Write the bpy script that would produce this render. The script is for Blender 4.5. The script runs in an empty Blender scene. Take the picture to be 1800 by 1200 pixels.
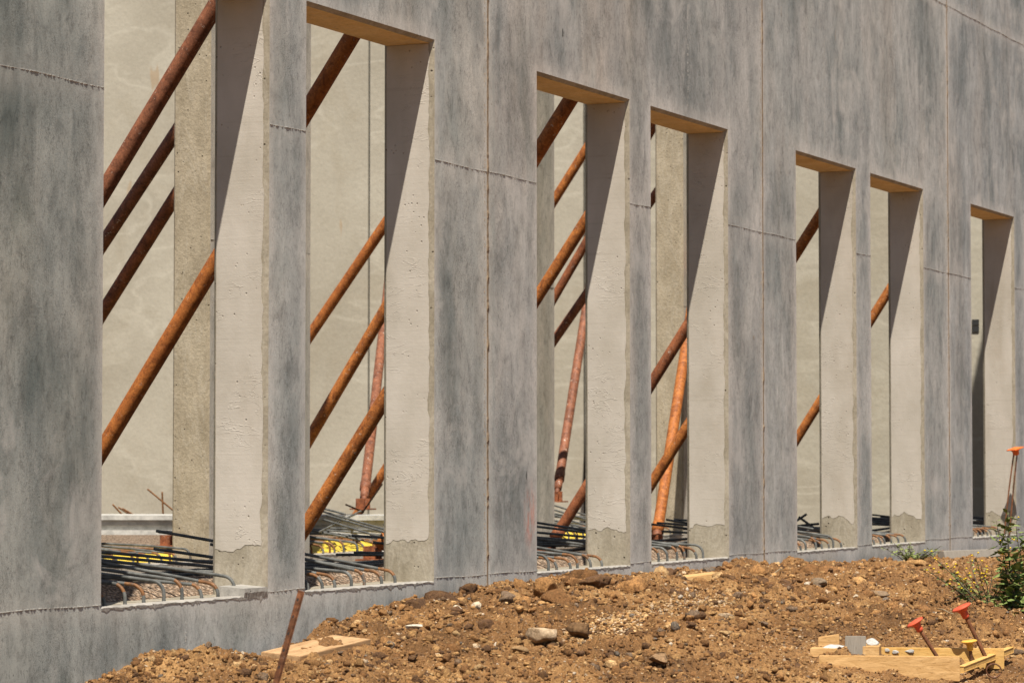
import bpy, bmesh, math, random
import numpy as np
from mathutils import Vector, Matrix

# ------------------------------------------------------------------ scene, camera, light
scene = bpy.context.scene
col = scene.collection
R = math.radians
CAM = Vector((0.0, -6.136, 0.543))
YAW, PITCH, LENS = R(24.3303), R(2.4808), 102.916
FPX = LENS / 36.0 * 1800.0

cam_data = bpy.data.cameras.new("camera")
cam_data.lens = LENS
cam_data.sensor_width = 36.0
cam_data.clip_start = 0.1
cam_data.clip_end = 3000.0
cam_data.dof.use_dof = True
cam_data.dof.focus_distance = 14.0
cam_data.dof.aperture_fstop = 8.0
cam = bpy.data.objects.new("camera", cam_data)
col.objects.link(cam)
fwd = Vector((math.cos(YAW) * math.cos(PITCH), math.sin(YAW) * math.cos(PITCH), math.sin(PITCH)))
rgt = Vector((math.sin(YAW), -math.cos(YAW), 0.0))
upv = rgt.cross(fwd)
cam.matrix_world = Matrix(((rgt.x, upv.x, -fwd.x, CAM.x), (rgt.y, upv.y, -fwd.y, CAM.y),
                           (rgt.z, upv.z, -fwd.z, CAM.z), (0, 0, 0, 1)))
scene.camera = cam

SUN_DIR = Vector((2.15, 1.0, -4.45)).normalized()      # the way the light travels
elev = math.asin(-SUN_DIR.z)
azim = math.atan2(-SUN_DIR.x, -SUN_DIR.y)
world = bpy.data.worlds.new("World")
scene.world = world
world.use_nodes = True
wn = world.node_tree
sky = wn.nodes.new("ShaderNodeTexSky")
sky.sky_type = 'NISHITA'
sky.sun_disc = False
sky.sun_elevation = elev
sky.sun_rotation = azim
bg = wn.nodes["Background"]
bg.inputs["Strength"].default_value = 0.05
wn.links.new(sky.outputs["Color"], bg.inputs["Color"])

sun_data = bpy.data.lights.new("sun", 'SUN')
sun_data.energy = 5.0
sun_data.angle = R(0.5)
sun_data.color = (1.0, 0.93, 0.82)
sun = bpy.data.objects.new("sun", sun_data)
sun.rotation_mode = 'QUATERNION'
sun.rotation_quaternion = SUN_DIR.to_track_quat('-Z', 'Y')
sun.location = (0, -20, 40)
col.objects.link(sun)

scene.view_settings.view_transform = 'Standard'
scene.view_settings.look = 'None'
scene.view_settings.exposure = 0.62
scene.view_settings.gamma = 1.0

rng = np.random.default_rng(7)
random.seed(7)

# ------------------------------------------------------------------ helpers
def ray(px, py):
    return fwd + rgt * ((px - 900.0) / FPX) - upv * ((py - 600.0) / FPX)
def on_x(px, py, X):
    d = ray(px, py); return CAM + d * ((X - CAM.x) / d.x)
def on_y(px, py, Y):
    d = ray(px, py); return CAM + d * ((Y - CAM.y) / d.y)
def on_z(px, py, Z):
    d = ray(px, py); return CAM + d * ((Z - CAM.z) / d.z)
def at_depth(px, py, z):
    return CAM + ray(px, py) * z

def link(name, me, parent=None, smooth=False, mats=()):
    o = bpy.data.objects.new(name, me)
    col.objects.link(o)
    for m in mats: me.materials.append(m)
    if smooth:
        me.polygons.foreach_set("use_smooth", np.ones(len(me.polygons), dtype=bool))
    if parent is not None: o.parent = parent
    return o
def tag(o, label=None, cat=None, group=None, kind=None):
    if label: o["label"] = label
    if cat: o["category"] = cat
    if group: o["group"] = group
    if kind: o["kind"] = kind
    return o
def thing(name, label, cat, loc=(0, 0, 0), group=None):
    o = bpy.data.objects.new(name, None)
    o.empty_display_size = 0.1
    o.location = loc
    col.objects.link(o)
    return tag(o, label, cat, group)
def part(name, me, root, mats, smooth=False):
    """a mesh given in world coordinates becomes a child of an unrotated root"""
    off = Vector(root.location)
    p = root.parent
    while p is not None:
        off += Vector(p.location); p = p.parent
    me.transform(Matrix.Translation(-off))
    return link(name, me, root, smooth, mats)
def np_mesh(name, V, F, mi=None):
    me = bpy.data.meshes.new(name)
    V = np.asarray(V, dtype=np.float32); F = np.asarray(F, dtype=np.int32)
    n = F.shape[1]
    me.vertices.add(len(V)); me.vertices.foreach_set("co", V.ravel())
    me.loops.add(F.size); me.loops.foreach_set("vertex_index", F.ravel())
    me.polygons.add(len(F))
    me.polygons.foreach_set("loop_start", np.arange(0, F.size, n, dtype=np.int32))
    if mi is not None: me.polygons.foreach_set("material_index", np.asarray(mi, dtype=np.int32))
    me.update(calc_edges=True)
    me.validate()
    return me
class MB:
    """collects pieces of one mesh in world coordinates"""
    def __init__(s): s.v = []; s.f = []; s.m = []
    def add(s, V, F, mat=0):
        o = len(s.v); s.v += [tuple(p) for p in V]
        s.f += [tuple(i + o for i in f) for f in F]; s.m += [mat] * len(F)
    def box(s, lo, hi, mat=0):
        x0, y0, z0 = lo; x1, y1, z1 = hi
        s.add([(x0,y0,z0),(x1,y0,z0),(x1,y1,z0),(x0,y1,z0),(x0,y0,z1),(x1,y0,z1),(x1,y1,z1),(x0,y1,z1)],
              [(0,3,2,1),(4,5,6,7),(0,1,5,4),(1,2,6,5),(2,3,7,6),(3,0,4,7)], mat)
    def obox(s, c, ax, ay, az, mat=0):
        """box centred at c with half-axis vectors"""
        c = Vector(c); P = []
        for k in (-1, 1):
            for i, j in ((-1,-1),(1,-1),(1,1),(-1,1)):
                P.append(c + ax * i + ay * j + az * k)
        s.add(P, [(0,3,2,1),(4,5,6,7),(0,1,5,4),(1,2,6,5),(2,3,7,6),(3,0,4,7)], mat)
    def tube(s, pts, rad, n=10, mat=0, cap=True):
        pts = [Vector(p) for p in pts]
        rad = rad if hasattr(rad, '__len__') else [rad] * len(pts)
        V = []; F = []
        ref = Vector((0.31, 0.17, 0.93))
        for i, p in enumerate(pts):
            t = (pts[min(i+1, len(pts)-1)] - pts[max(i-1, 0)]).normalized()
            a = t.cross(ref).normalized(); b = t.cross(a)
            for k in range(n):
                q = 2 * math.pi * k / n
                V.append(p + (a * math.cos(q) + b * math.sin(q)) * rad[i])
        for i in range(len(pts) - 1):
            for k in range(n):
                F.append((i*n+k, i*n+(k+1) % n, (i+1)*n+(k+1) % n, (i+1)*n+k))
        if cap:
            F.append(tuple(range(n-1, -1, -1))); F.append(tuple((len(pts)-1)*n + k for k in range(n)))
        s.add(V, F, mat)
    def lathe(s, base, axis, prof, n=20, mat=0):
        axis = axis.normalized(); ref = Vector((1, 0.2, 0.1))
        a = axis.cross(ref).normalized(); b = axis.cross(a)
        V = []; F = []
        for r, h in prof:
            for k in range(n):
                q = 2 * math.pi * k / n
                V.append(base + axis * h + (a * math.cos(q) + b * math.sin(q)) * r)
        m = len(prof)
        for i in range(m - 1):
            for k in range(n):
                F.append((i*n+k, i*n+(k+1) % n, (i+1)*n+(k+1) % n, (i+1)*n+k))
        F.append(tuple(range(n-1, -1, -1))); F.append(tuple((m-1)*n + k for k in range(n)))
        s.add(V, F, mat)
    def mesh(s, name):
        me = bpy.data.meshes.new(name)
        me.from_pydata(s.v, [], s.f)
        me.polygons.foreach_set("material_index", np.array(s.m, dtype=np.int32))
        me.update()
        return me

# value noise on numpy arrays
_perm = np.random.default_rng(3).random((256, 256))
def vnoise(x, y):
    xi = np.floor(x).astype(int); yi = np.floor(y).astype(int)
    fx = x - xi; fy = y - yi
    fx = fx * fx * (3 - 2 * fx); fy = fy * fy * (3 - 2 * fy)
    g = lambda a, b: _perm[a % 256, b % 256]
    return (g(xi, yi) * (1-fx) * (1-fy) + g(xi+1, yi) * fx * (1-fy) + g(xi, yi+1) * (1-fx) * fy + g(xi+1, yi+1) * fx * fy) * 2 - 1
def fbm(x, y, o=5, g=0.5):
    t = 0; a = 1
    for i in range(o):
        t = t + a * vnoise(x + 17.3 * i, y - 9.1 * i); x = x * 2.03; y = y * 2.03; a *= g
    return t

# ------------------------------------------------------------------ materials
class NT:
    def __init__(s, name):
        s.m = bpy.data.materials.new(name); s.m.use_nodes = True
        s.t = s.m.node_tree; s.b = s.t.nodes["Principled BSDF"]
        s.b.inputs["Roughness"].default_value = 0.85
        s.b.inputs["Specular IOR Level"].default_value = 0.25
    def n(s, t, **k):
        x = s.t.nodes.new(t)
        for a, v in k.items():
            if a in x.inputs: x.inputs[a].default_value = v
            else: setattr(x, a, v)
        return x
    def l(s, a, b): s.t.links.new(a, b)
    def coords(s, scale=(1, 1, 1), loc=(0, 0, 0), rot=(0, 0, 0)):
        if not hasattr(s, 'tc'): s.tc = s.n("ShaderNodeNewGeometry")
        mp = s.n("ShaderNodeMapping")
        mp.inputs["Scale"].default_value = scale; mp.inputs["Location"].default_value = loc
        mp.inputs["Rotation"].default_value = rot
        s.l(s.tc.outputs["Position"], mp.inputs["Vector"]); return mp.outputs["Vector"]
    def noise(s, scale, det=4, rough=0.55, stretch=(1, 1, 1), dist=0.0, loc=(0, 0, 0), rot=(0, 0, 0)):
        x = s.n("ShaderNodeTexNoise")
        x.inputs["Scale"].default_value = scale; x.inputs["Detail"].default_value = det
        x.inputs["Roughness"].default_value = rough; x.inputs["Distortion"].default_value = dist
        s.l(s.coords(stretch, loc, rot), x.inputs["Vector"]); return x.outputs["Fac"]
    def ramp(s, fac, stops):
        x = s.n("ShaderNodeValToRGB"); e = x.color_ramp.elements
        while len(e) < len(stops): e.new(0.5)
        for i, (p, c) in enumerate(stops):
            e[i].position = p
            e[i].color = (c, c, c, 1) if not hasattr(c, '__len__') else (*c, 1)
        s.l(fac, x.inputs["Fac"]); return x.outputs["Color"]
    def mix(s, fac, a, b, mode='MIX'):
        x = s.n("ShaderNodeMix"); x.data_type = 'RGBA'; x.blend_type = mode
        for sock, v in ((x.inputs[0], fac), (x.inputs[6], a), (x.inputs[7], b)):
            if hasattr(v, 'is_linked') or hasattr(v, 'links'): s.l(v, sock)
            elif hasattr(v, '__len__'): sock.default_value = (*v, 1)
            else: sock.default_value = v
        return x.outputs[2]
    def math(s, op, a, b=0.0):
        x = s.n("ShaderNodeMath"); x.operation = op
        for i, v in enumerate((a, b)):
            if hasattr(v, 'links'): s.l(v, x.inputs[i])
            else: x.inputs[i].default_value = v
        return x.outputs[0]
    def attr(s, name, out="Fac"):
        x = s.n("ShaderNodeAttribute"); x.attribute_name = name; return x.outputs[out]
    def bump(s, h, dist, strength=1.0, prev=None):
        x = s.n("ShaderNodeBump"); x.inputs["Distance"].default_value = dist; x.inputs["Strength"].default_value = strength
        s.l(h, x.inputs["Height"])
        if prev is not None: s.l(prev, x.inputs["Normal"])
        return x.outputs["Normal"]
    def done(s, color, normal=None, rough=None):
        if hasattr(color, 'links'): s.l(color, s.b.inputs["Base Color"])
        else: s.b.inputs["Base Color"].default_value = (*color, 1)
        if normal is not None: s.l(normal, s.b.inputs["Normal"])
        if rough is not None:
            if hasattr(rough, 'links'): s.l(rough, s.b.inputs["Roughness"])
            else: s.b.inputs["Roughness"].default_value = rough
        return s.m

def mat_face(name, dark, mid, light, warm, spray=False):
    m = NT(name)
    streak = m.noise(5.0, 6, 0.65, (1, 1, 0.26), 0.5)
    broad = m.noise(1.5, 6, 0.62, (1, 1, 0.6), 0.4)
    f = m.math('ADD', m.math('MULTIPLY', streak, 0.36), m.math('MULTIPLY', broad, 0.64))
    f = m.math('ADD', f, m.math('MULTIPLY', m.attr("edge"), 0.16))
    c = m.ramp(f, [(0.36, dark), (0.50, mid), (0.66, light)])
    wf = m.ramp(m.noise(1.6, 5, 0.6, (1, 1, 0.25), 0.0, (9, 3, 4)), [(0.50, 0.0), (0.70, 0.5)])
    c = m.mix(wf, c, warm, 'MULTIPLY')
    thin = m.ramp(m.noise(12, 5, 0.65, (1, 1, 0.13), 0.0, (2, 8, 1)), [(0.48, 0.0), (0.74, 0.34)])
    c = m.mix(thin, c, (0.62, 0.65, 0.66), 'MULTIPLY')
    blot = m.ramp(m.noise(2.6, 5, 0.62, (1, 1, 0.4), 0.5, (5, 5, 9)), [(0.46, 0.0), (0.66, 0.62)])
    c = m.mix(blot, c, (0.56, 0.62, 0.63), 'MULTIPLY')
    mott = m.ramp(m.noise(46, 6, 0.75, (1, 1, 0.5), 1.6), [(0.36, 0.35), (0.48, 1.0), (0.60, 1.0), (0.70, 1.25)])
    c = m.mix(0.55, c, m.mix(1.0, c, mott, 'MULTIPLY'))
    mot2 = m.ramp(m.noise(12, 6, 0.72, (1, 1, 0.55), 0.8, (1, 2, 3)), [(0.34, 0.55), (0.50, 1.0), (0.66, 1.2)])
    c = m.mix(0.6, c, m.mix(1.0, c, mot2, 'MULTIPLY'))
    # fine surface crazing
    v = m.n("ShaderNodeTexVoronoi"); v.feature = 'DISTANCE_TO_EDGE'; v.inputs["Scale"].default_value = 42
    nz = m.n("ShaderNodeTexNoise"); nz.inputs["Scale"].default_value = 9; nz.inputs["Detail"].default_value = 3
    m.l(m.coords((1, 1, 0.5)), nz.inputs["Vector"])
    ad = m.n("ShaderNodeVectorMath"); ad.operation = 'ADD'
    m.l(m.coords((1, 1, 0.45)), ad.inputs[0]); m.l(nz.outputs["Color"], ad.inputs[1]); m.l(ad.outputs[0], v.inputs["Vector"])
    crz = m.math('MULTIPLY', m.ramp(v.outputs["Distance"], [(0.0, 1.0), (0.085, 0.0)]),
                 m.ramp(m.noise(3.2, 4, 0.65, (1, 1, 0.6)), [(0.36, 0.15), (0.60, 0.9)]))
    c = m.mix(crz, c, (0.35, 0.35, 0.36), 'MULTIPLY')
    pv = m.n("ShaderNodeTexVoronoi"); pv.inputs["Scale"].default_value = 30; m.l(m.coords((1, 1, 0.8), (3, 3, 3)), pv.inputs["Vector"])
    pin = m.math('MULTIPLY', m.ramp(pv.outputs["Distance"], [(0.07, 1.0), (0.13, 0.0)]), m.ramp(m.noise(5, 3, 0.6, (1, 1, 1), 0, (1, 9, 4)), [(0.55, 0.0), (0.62, 0.8)]))
    c = m.mix(pin, c, (0.25, 0.24, 0.23), 'MULTIPLY')
    if spray:
        sx = m.n("ShaderNodeSeparateXYZ"); m.l(m.coords(), sx.inputs[0])
        c = m.mix(m.ramp(m.math('DIVIDE', sx.outputs[0], 30.0), [(0.310, 0.75), (0.345, 0.0)]), c, (0.74, 0.76, 0.73), 'MULTIPLY')
    if spray:      # each pour has its own tone
        tone = m.n("ShaderNodeValToRGB"); tone.color_ramp.interpolation = 'CONSTANT'
        el = tone.color_ramp.elements; el.new(0.5); el.new(0.7)
        for e_, (p_, c_) in zip(el, ((0.0, (0.97, 0.99, 0.97)), (13.274 / 30, (1.0, 0.985, 0.96)), (17.403 / 30, (1.06, 1.06, 1.04)), (21.631 / 30, (0.96, 0.98, 0.99)))):
            e_.position = p_; e_.color = (*c_, 1)
        m.l(m.math('DIVIDE', sx.outputs[0], 30.0), tone.inputs["Fac"])
        c = m.mix(1.0, c, tone.outputs["Color"], 'MULTIPLY')
        stain = m.ramp(m.noise(3.2, 6, 0.7, (1, 1, 0.5), 1.2, (12, 7, 3)), [(0.58, 0.0), (0.66, 0.5)])
        c = m.mix(stain, c, (0.62, 0.64, 0.62), 'MULTIPLY')
        palep = m.ramp(m.noise(2.1, 6, 0.68, (1, 1, 0.8), 1.0, (2, 17, 13)), [(0.56, 0.0), (0.68, 0.5)])
        c = m.mix(palep, c, (0.60, 0.58, 0.54))
    edge_pale = m.math('MULTIPLY', m.attr("edge"), 0.35)
    c = m.mix(edge_pale, c, (0.56, 0.52, 0.475))
    if spray:
        g = m.n("ShaderNodeVectorMath"); g.operation = 'DISTANCE'
        m.l(m.coords((1, 1, 0.45)), g.inputs[0]); g.inputs[1].default_value = (13.80, 0, 0.29 * 0.45)
        k = m.math('MULTIPLY', m.ramp(g.outputs["Value"], [(0.0, 1.0), (0.10, 0.0)]),
                   m.ramp(m.noise(14, 4, 0.7, (1.5, 1, 0.5)), [(0.42, 0.0), (0.66, 0.8)]))
        c = m.mix(k, c, (0.62, 0.16, 0.08))
    h = m.math('ADD', m.noise(120, 4, 0.6), m.math('MULTIPLY', streak, 1.5))
    nrm = m.bump(h, 0.0011, 0.8)
    nrm = m.bump(m.noise(2.2, 2, 0.5), 0.004, 0.6, nrm)
    return m.done(c, nrm, 0.72)

def mat_raw(name, a, b, pitty=1.0, bump=0.003):
    m = NT(name)
    c = m.ramp(m.noise(5.5, 6, 0.65, (1, 1, 0.6)), [(0.32, a), (0.66, b)])
    c = m.mix(0.35, c, m.ramp(m.noise(60, 4, 0.7), [(0.35, 0.55), (0.62, 1.1)]), 'MULTIPLY')
    v = m.n("ShaderNodeTexVoronoi"); v.inputs["Scale"].default_value = 24
    m.l(m.coords(), v.inputs["Vector"])
    hole = m.ramp(v.outputs["Distance"], [(0.08, 1.0), (0.15, 0.0)])
    sel = m.ramp(m.noise(9, 2, 0.5), [(0.50, 0.0), (0.58, pitty)])
    hole = m.math('MULTIPLY', hole, sel)
    c = m.mix(hole, c, (0.22, 0.20, 0.17), 'MULTIPLY')
    wave = m.noise(7, 4, 0.6, (1, 1, 0.35), 1.4, (4, 4, 4))
    c = m.mix(m.ramp(wave, [(0.52, 0.0), (0.56, 0.13), (0.62, 0.0)]), c, (0.62, 0.58, 0.50))
    h = m.math('SUBTRACT', m.math('ADD', m.noise(40, 5, 0.65), m.math('MULTIPLY', wave, 1.2)), m.math('MULTIPLY', hole, 2.0))
    return m.done(c, m.bump(h, bump, 0.9), 0.9)

def mat_plaster():
    m = NT("plaster_render")
    c = m.ramp(m.noise(3.0, 6, 0.6, (1, 1, 0.6)), [(0.32, (0.375, 0.34, 0.285)), (0.66, (0.485, 0.445, 0.39))])
    sc = m.noise(5, 5, 0.7, (1, 0.6, 14), 0.5)
    v = m.n("ShaderNodeTexVoronoi"); v.inputs["Scale"].default_value = 34
    m.l(m.coords((1, 1, 0.9)), v.inputs["Vector"])
    hole = m.math('MULTIPLY', m.ramp(v.outputs["Distance"], [(0.08, 1.0), (0.18, 0.0)]), m.ramp(m.noise(6, 3, 0.6), [(0.52, 0.0), (0.60, 0.9)]))
    c = m.mix(m.math('MULTIPLY', hole, 0.75), c, (0.24, 0.20, 0.16))
    scr = m.ramp(m.noise(3.0, 5, 0.7, (1, 0.5, 16), 0.25, (3, 3, 5)), [(0.60, 0.0), (0.66, 0.35), (0.72, 0.0)])
    c = m.mix(scr, c, (0.30, 0.26, 0.21))
    dirt = m.ramp(m.noise(1.7, 5, 0.65, (1, 1.5, 0.5), 0.6, (8, 2, 2)), [(0.52, 0.0), (0.68, 0.35)])
    c = m.mix(dirt, c, (0.72, 0.66, 0.58), 'MULTIPLY')
    ridge = m.ramp(m.noise(4.0, 4, 0.55, (1, 0.8, 2.2), 2.2, (7, 7, 7)), [(0.485, 0.0), (0.5, 1.0), (0.515, 0.0)])
    h = m.math('ADD', m.math('MULTIPLY', sc, 0.30), m.math('MULTIPLY', m.noise(55, 3, 0.6), 0.35))
    h = m.math('SUBTRACT', h, m.math('MULTIPLY', hole, 1.2))
    h = m.math('ADD', h, m.math('MULTIPLY', m.math('MULTIPLY', ridge, m.ramp(m.noise(3.3, 2, 0.5, (1, 1, 1), 0, (2, 6, 6)), [(0.5, 0.0), (0.6, 1.0)])), 0.5))
    return m.done(c, m.bump(h, 0.0026, 0.8), 0.8)

def mat_rust(name, a, b, chips=0.5, dark=0.5):
    m = NT(name)
    c = m.ramp(m.noise(11, 6, 0.7, (1, 1, 1), 0.8), [(0.34, a), (0.62, b)])
    fine = m.ramp(m.noise(90, 4, 0.7), [(0.36, dark), (0.60, 1.15)])
    c = m.mix(0.6, c, fine, 'MULTIPLY')
    scale_ = m.ramp(m.noise(17, 6, 0.75, (1, 1, 1), 1.0, (8, 8, 1)), [(0.50, 0.0), (0.60, 0.6)])
    c = m.mix(scale_, c, (0.36, 0.30, 0.28), 'MULTIPLY')
    ch = m.ramp(m.noise(26, 6, 0.78, (1, 1, 1), 0.6, (5, 2, 8)), [(0.61, 0.0), (0.65, chips)])
    c = m.mix(ch, c, (0.55, 0.46, 0.38))
    h = m.noise(70, 5, 0.7)
    m.b.inputs["Specular IOR Level"].default_value = 0.35
    return m.done(c, m.bump(h, 0.002, 0.7), 0.62)

def mat_rebar():
    m = NT("rebar_steel")
    steel = m.ramp(m.noise(20, 4, 0.6), [(0.3, (0.05, 0.052, 0.05)), (0.7, (0.16, 0.162, 0.152))])
    rust = m.ramp(m.noise(45, 5, 0.7), [(0.3, (0.09, 0.045, 0.022)), (0.7, (0.26, 0.12, 0.045))])
    k = m.ramp(m.math('ADD', m.attr("rust"), m.math('MULTIPLY', m.math('SUBTRACT', m.noise(14, 5, 0.7), 0.5), 1.3)), [(0.45, 0.0), (0.62, 1.0)])
    c = m.mix(k, steel, rust)
    return m.done(c, m.bump(m.noise(160, 3, 0.6), 0.001, 0.6), 0.5)

def mat_wood(name, a, b, grain=(40, 3, 40), grey=0.0):
    m = NT(name)
    g = m.noise(1.0, 5, 0.6, grain, 1.0)
    c = m.ramp(g, [(0.30, a), (0.68, b)])
    w = m.ramp(m.noise(2.0, 5, 0.65, (grain[0]*2.2, grain[1]*0.7, grain[2]*2.2), 0.6, (1, 5, 2)), [(0.56, 0.0), (0.68, 0.6)])
    c = m.mix(w, c, (0.40, 0.32, 0.24), 'MULTIPLY')
    sp = m.ramp(m.noise(24, 5, 0.7), [(0.60, 0.0), (0.70, 0.35)])
    c = m.mix(sp, c, (0.30, 0.26, 0.21), 'MULTIPLY')
    c = m.mix(grey, c, (0.33, 0.30, 0.26))
    return m.done(c, m.bump(g, 0.0025, 0.8), 0.8)

def mat_soil():
    m = NT("dry_soil")
    c = m.ramp(m.noise(2.0, 6, 0.65), [(0.32, (0.10, 0.050, 0.02)), (0.50, (0.23, 0.118, 0.045)), (0.68, (0.38, 0.215, 0.085))])  # ground darker than the clods: shade of the gaps put into the colour
    gr = m.ramp(m.noise(85, 5, 0.75), [(0.30, 0.35), (0.50, 0.9), (0.68, 1.5)])
    c = m.mix(0.75, c, gr, 'MULTIPLY')
    pale = m.ramp(m.noise(150, 2, 0.6, (1, 1, 1), 0, (3, 3, 3)), [(0.66, 0.0), (0.71, 0.75)])
    c = m.mix(pale, c, (0.52, 0.44, 0.34))
    dk = m.ramp(m.noise(5, 5, 0.7, (1, 1, 1), 0, (8, 1, 3)), [(0.55, 0.0), (0.68, 0.6)])
    c = m.mix(dk, c, (0.50, 0.47, 0.46), 'MULTIPLY')
    h = m.math('ADD', m.noise(60, 6, 0.7), m.math('MULTIPLY', m.noise(200, 3, 0.6), 0.4))
    return m.done(c, m.bump(h, 0.012, 1.0), 0.95)

def mat_stone():
    m = NT("stone_mixed")
    base = m.attr("tint", "Color")
    k = m.ramp(m.noise(110, 6, 0.78), [(0.34, 0.38), (0.50, 0.95), (0.64, 1.5)])
    c = m.mix(0.9, base, k, 'MULTIPLY')
    earth = m.ramp(m.noise(30, 5, 0.7, (1, 1, 1), 0, (2, 4, 6)), [(0.50, 0.0), (0.60, 0.55)])
    c = m.mix(earth, c, (0.20, 0.105, 0.042))
    h = m.math('ADD', m.noise(95, 6, 0.75), m.math('MULTIPLY', m.noise(240, 3, 0.7), 0.5))
    return m.done(c, m.bump(h, 0.013, 1.0), 0.95)
def mat_stone_plain(name, colr):
    m = NT(name)
    k = m.ramp(m.noise(60, 7, 0.78), [(0.34, 0.42), (0.50, 0.95), (0.64, 1.35)])
    c = m.mix(0.85, colr, k, 'MULTIPLY')
    d = m.ramp(m.noise(7, 4, 0.65, (1, 1, 1), 0, (4, 9, 2)), [(0.50, 0.0), (0.62, 0.75)])
    c = m.mix(d, c, (0.30, 0.185, 0.09))
    return m.done(c, m.bump(m.noise(80, 7, 0.75), 0.013, 1.0), 0.95)
def mat_gravel():
    m = NT("gravel_painted_shade")
    v = m.n("ShaderNodeTexVoronoi"); v.inputs["Scale"].default_value = 55
    m.l(m.coords(), v.inputs["Vector"])
    c = m.ramp(v.outputs["Color"], [(0.2, (0.30, 0.20, 0.13)), (0.5, (0.44, 0.31, 0.21)), (0.8, (0.56, 0.43, 0.32))])
    c = m.mix(1.0, c, m.ramp(v.outputs["Distance"], [(0.25, 1.0), (0.62, 0.35)]), 'MULTIPLY')
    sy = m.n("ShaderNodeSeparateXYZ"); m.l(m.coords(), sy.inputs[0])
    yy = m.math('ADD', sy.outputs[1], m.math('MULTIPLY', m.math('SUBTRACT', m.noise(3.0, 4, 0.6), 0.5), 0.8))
    c = m.mix(m.ramp(m.math('DIVIDE', yy, 4.0), [(0.20, 0.0), (0.30, 0.9), (0.74, 0.9), (0.86, 0.25)]), c, (0.085, 0.068, 0.052))  # dark band between the walls: the front wall's shade painted into the colour
    h = m.math('SUBTRACT', m.math('MULTIPLY', m.noise(30, 4, 0.6), 0.8), v.outputs["Distance"])
    return m.done(c, m.bump(h, 0.02, 1.0), 0.95)
def mat_farwall():
    m = NT("beige_concrete")
    c = m.ramp(m.noise(0.7, 6, 0.6), [(0.34, (0.345, 0.315, 0.25)), (0.66, (0.435, 0.405, 0.33))])
    w = m.n("ShaderNodeTexNoise"); w.inputs["Scale"].default_value = 1.0; w.inputs["Detail"].default_value = 3; w.inputs["Distortion"].default_value = 0.6
    m.l(m.coords((1, 0.55, 1.6), (0, 0, 0), (R(-28), 0, 0)), w.inputs["Vector"])
    ln = m.ramp(w.outputs["Fac"], [(0.46, 0.0), (0.49, 0.28), (0.53, 0.0)])
    c = m.mix(ln, c, (0.58, 0.55, 0.46))
    bl = m.ramp(m.noise(1.1, 5, 0.65, (1, 1, 0.7), 1.2, (3, 2, 8)), [(0.50, 0.0), (0.62, 0.4)])
    c = m.mix(bl, c, (0.33, 0.29, 0.215))
    c = m.mix(0.22, c, m.ramp(m.noise(26, 5, 0.7), [(0.32, 0.6), (0.62, 1.1)]), 'MULTIPLY')
    st = m.ramp(m.noise(3.4, 3, 0.6, (1, 1, 0.3), 0, (6, 6, 2)), [(0.69, 0.0), (0.73, 0.5)])
    c = m.mix(st, c, (0.36, 0.24, 0.13))
    return m.done(c, m.bump(m.math('ADD', m.noise(14, 5, 0.6), w.outputs["Fac"]), 0.006, 0.7), 0.85)
def mat_plain(name, colr, rough=0.6, var=0.35, scale=40, spec=0.4):
    m = NT(name)
    k = m.ramp(m.noise(scale, 5, 0.7), [(0.3, 1 - var), (0.66, 1.0)])
    c = m.mix(1.0, colr, k, 'MULTIPLY')
    m.b.inputs["Specular IOR Level"].default_value = spec
    return m.done(c, m.bump(m.noise(scale * 2, 4, 0.6), 0.001, 0.5), rough)
def mat_leaf(name, a, b):
    m = NT(name)
    c = m.ramp(m.noise(45, 2, 0.5), [(0.35, a), (0.65, b)])
    m.b.inputs["Transmission Weight"].default_value = 0.0
    return m.done(c, None, 0.55)

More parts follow.
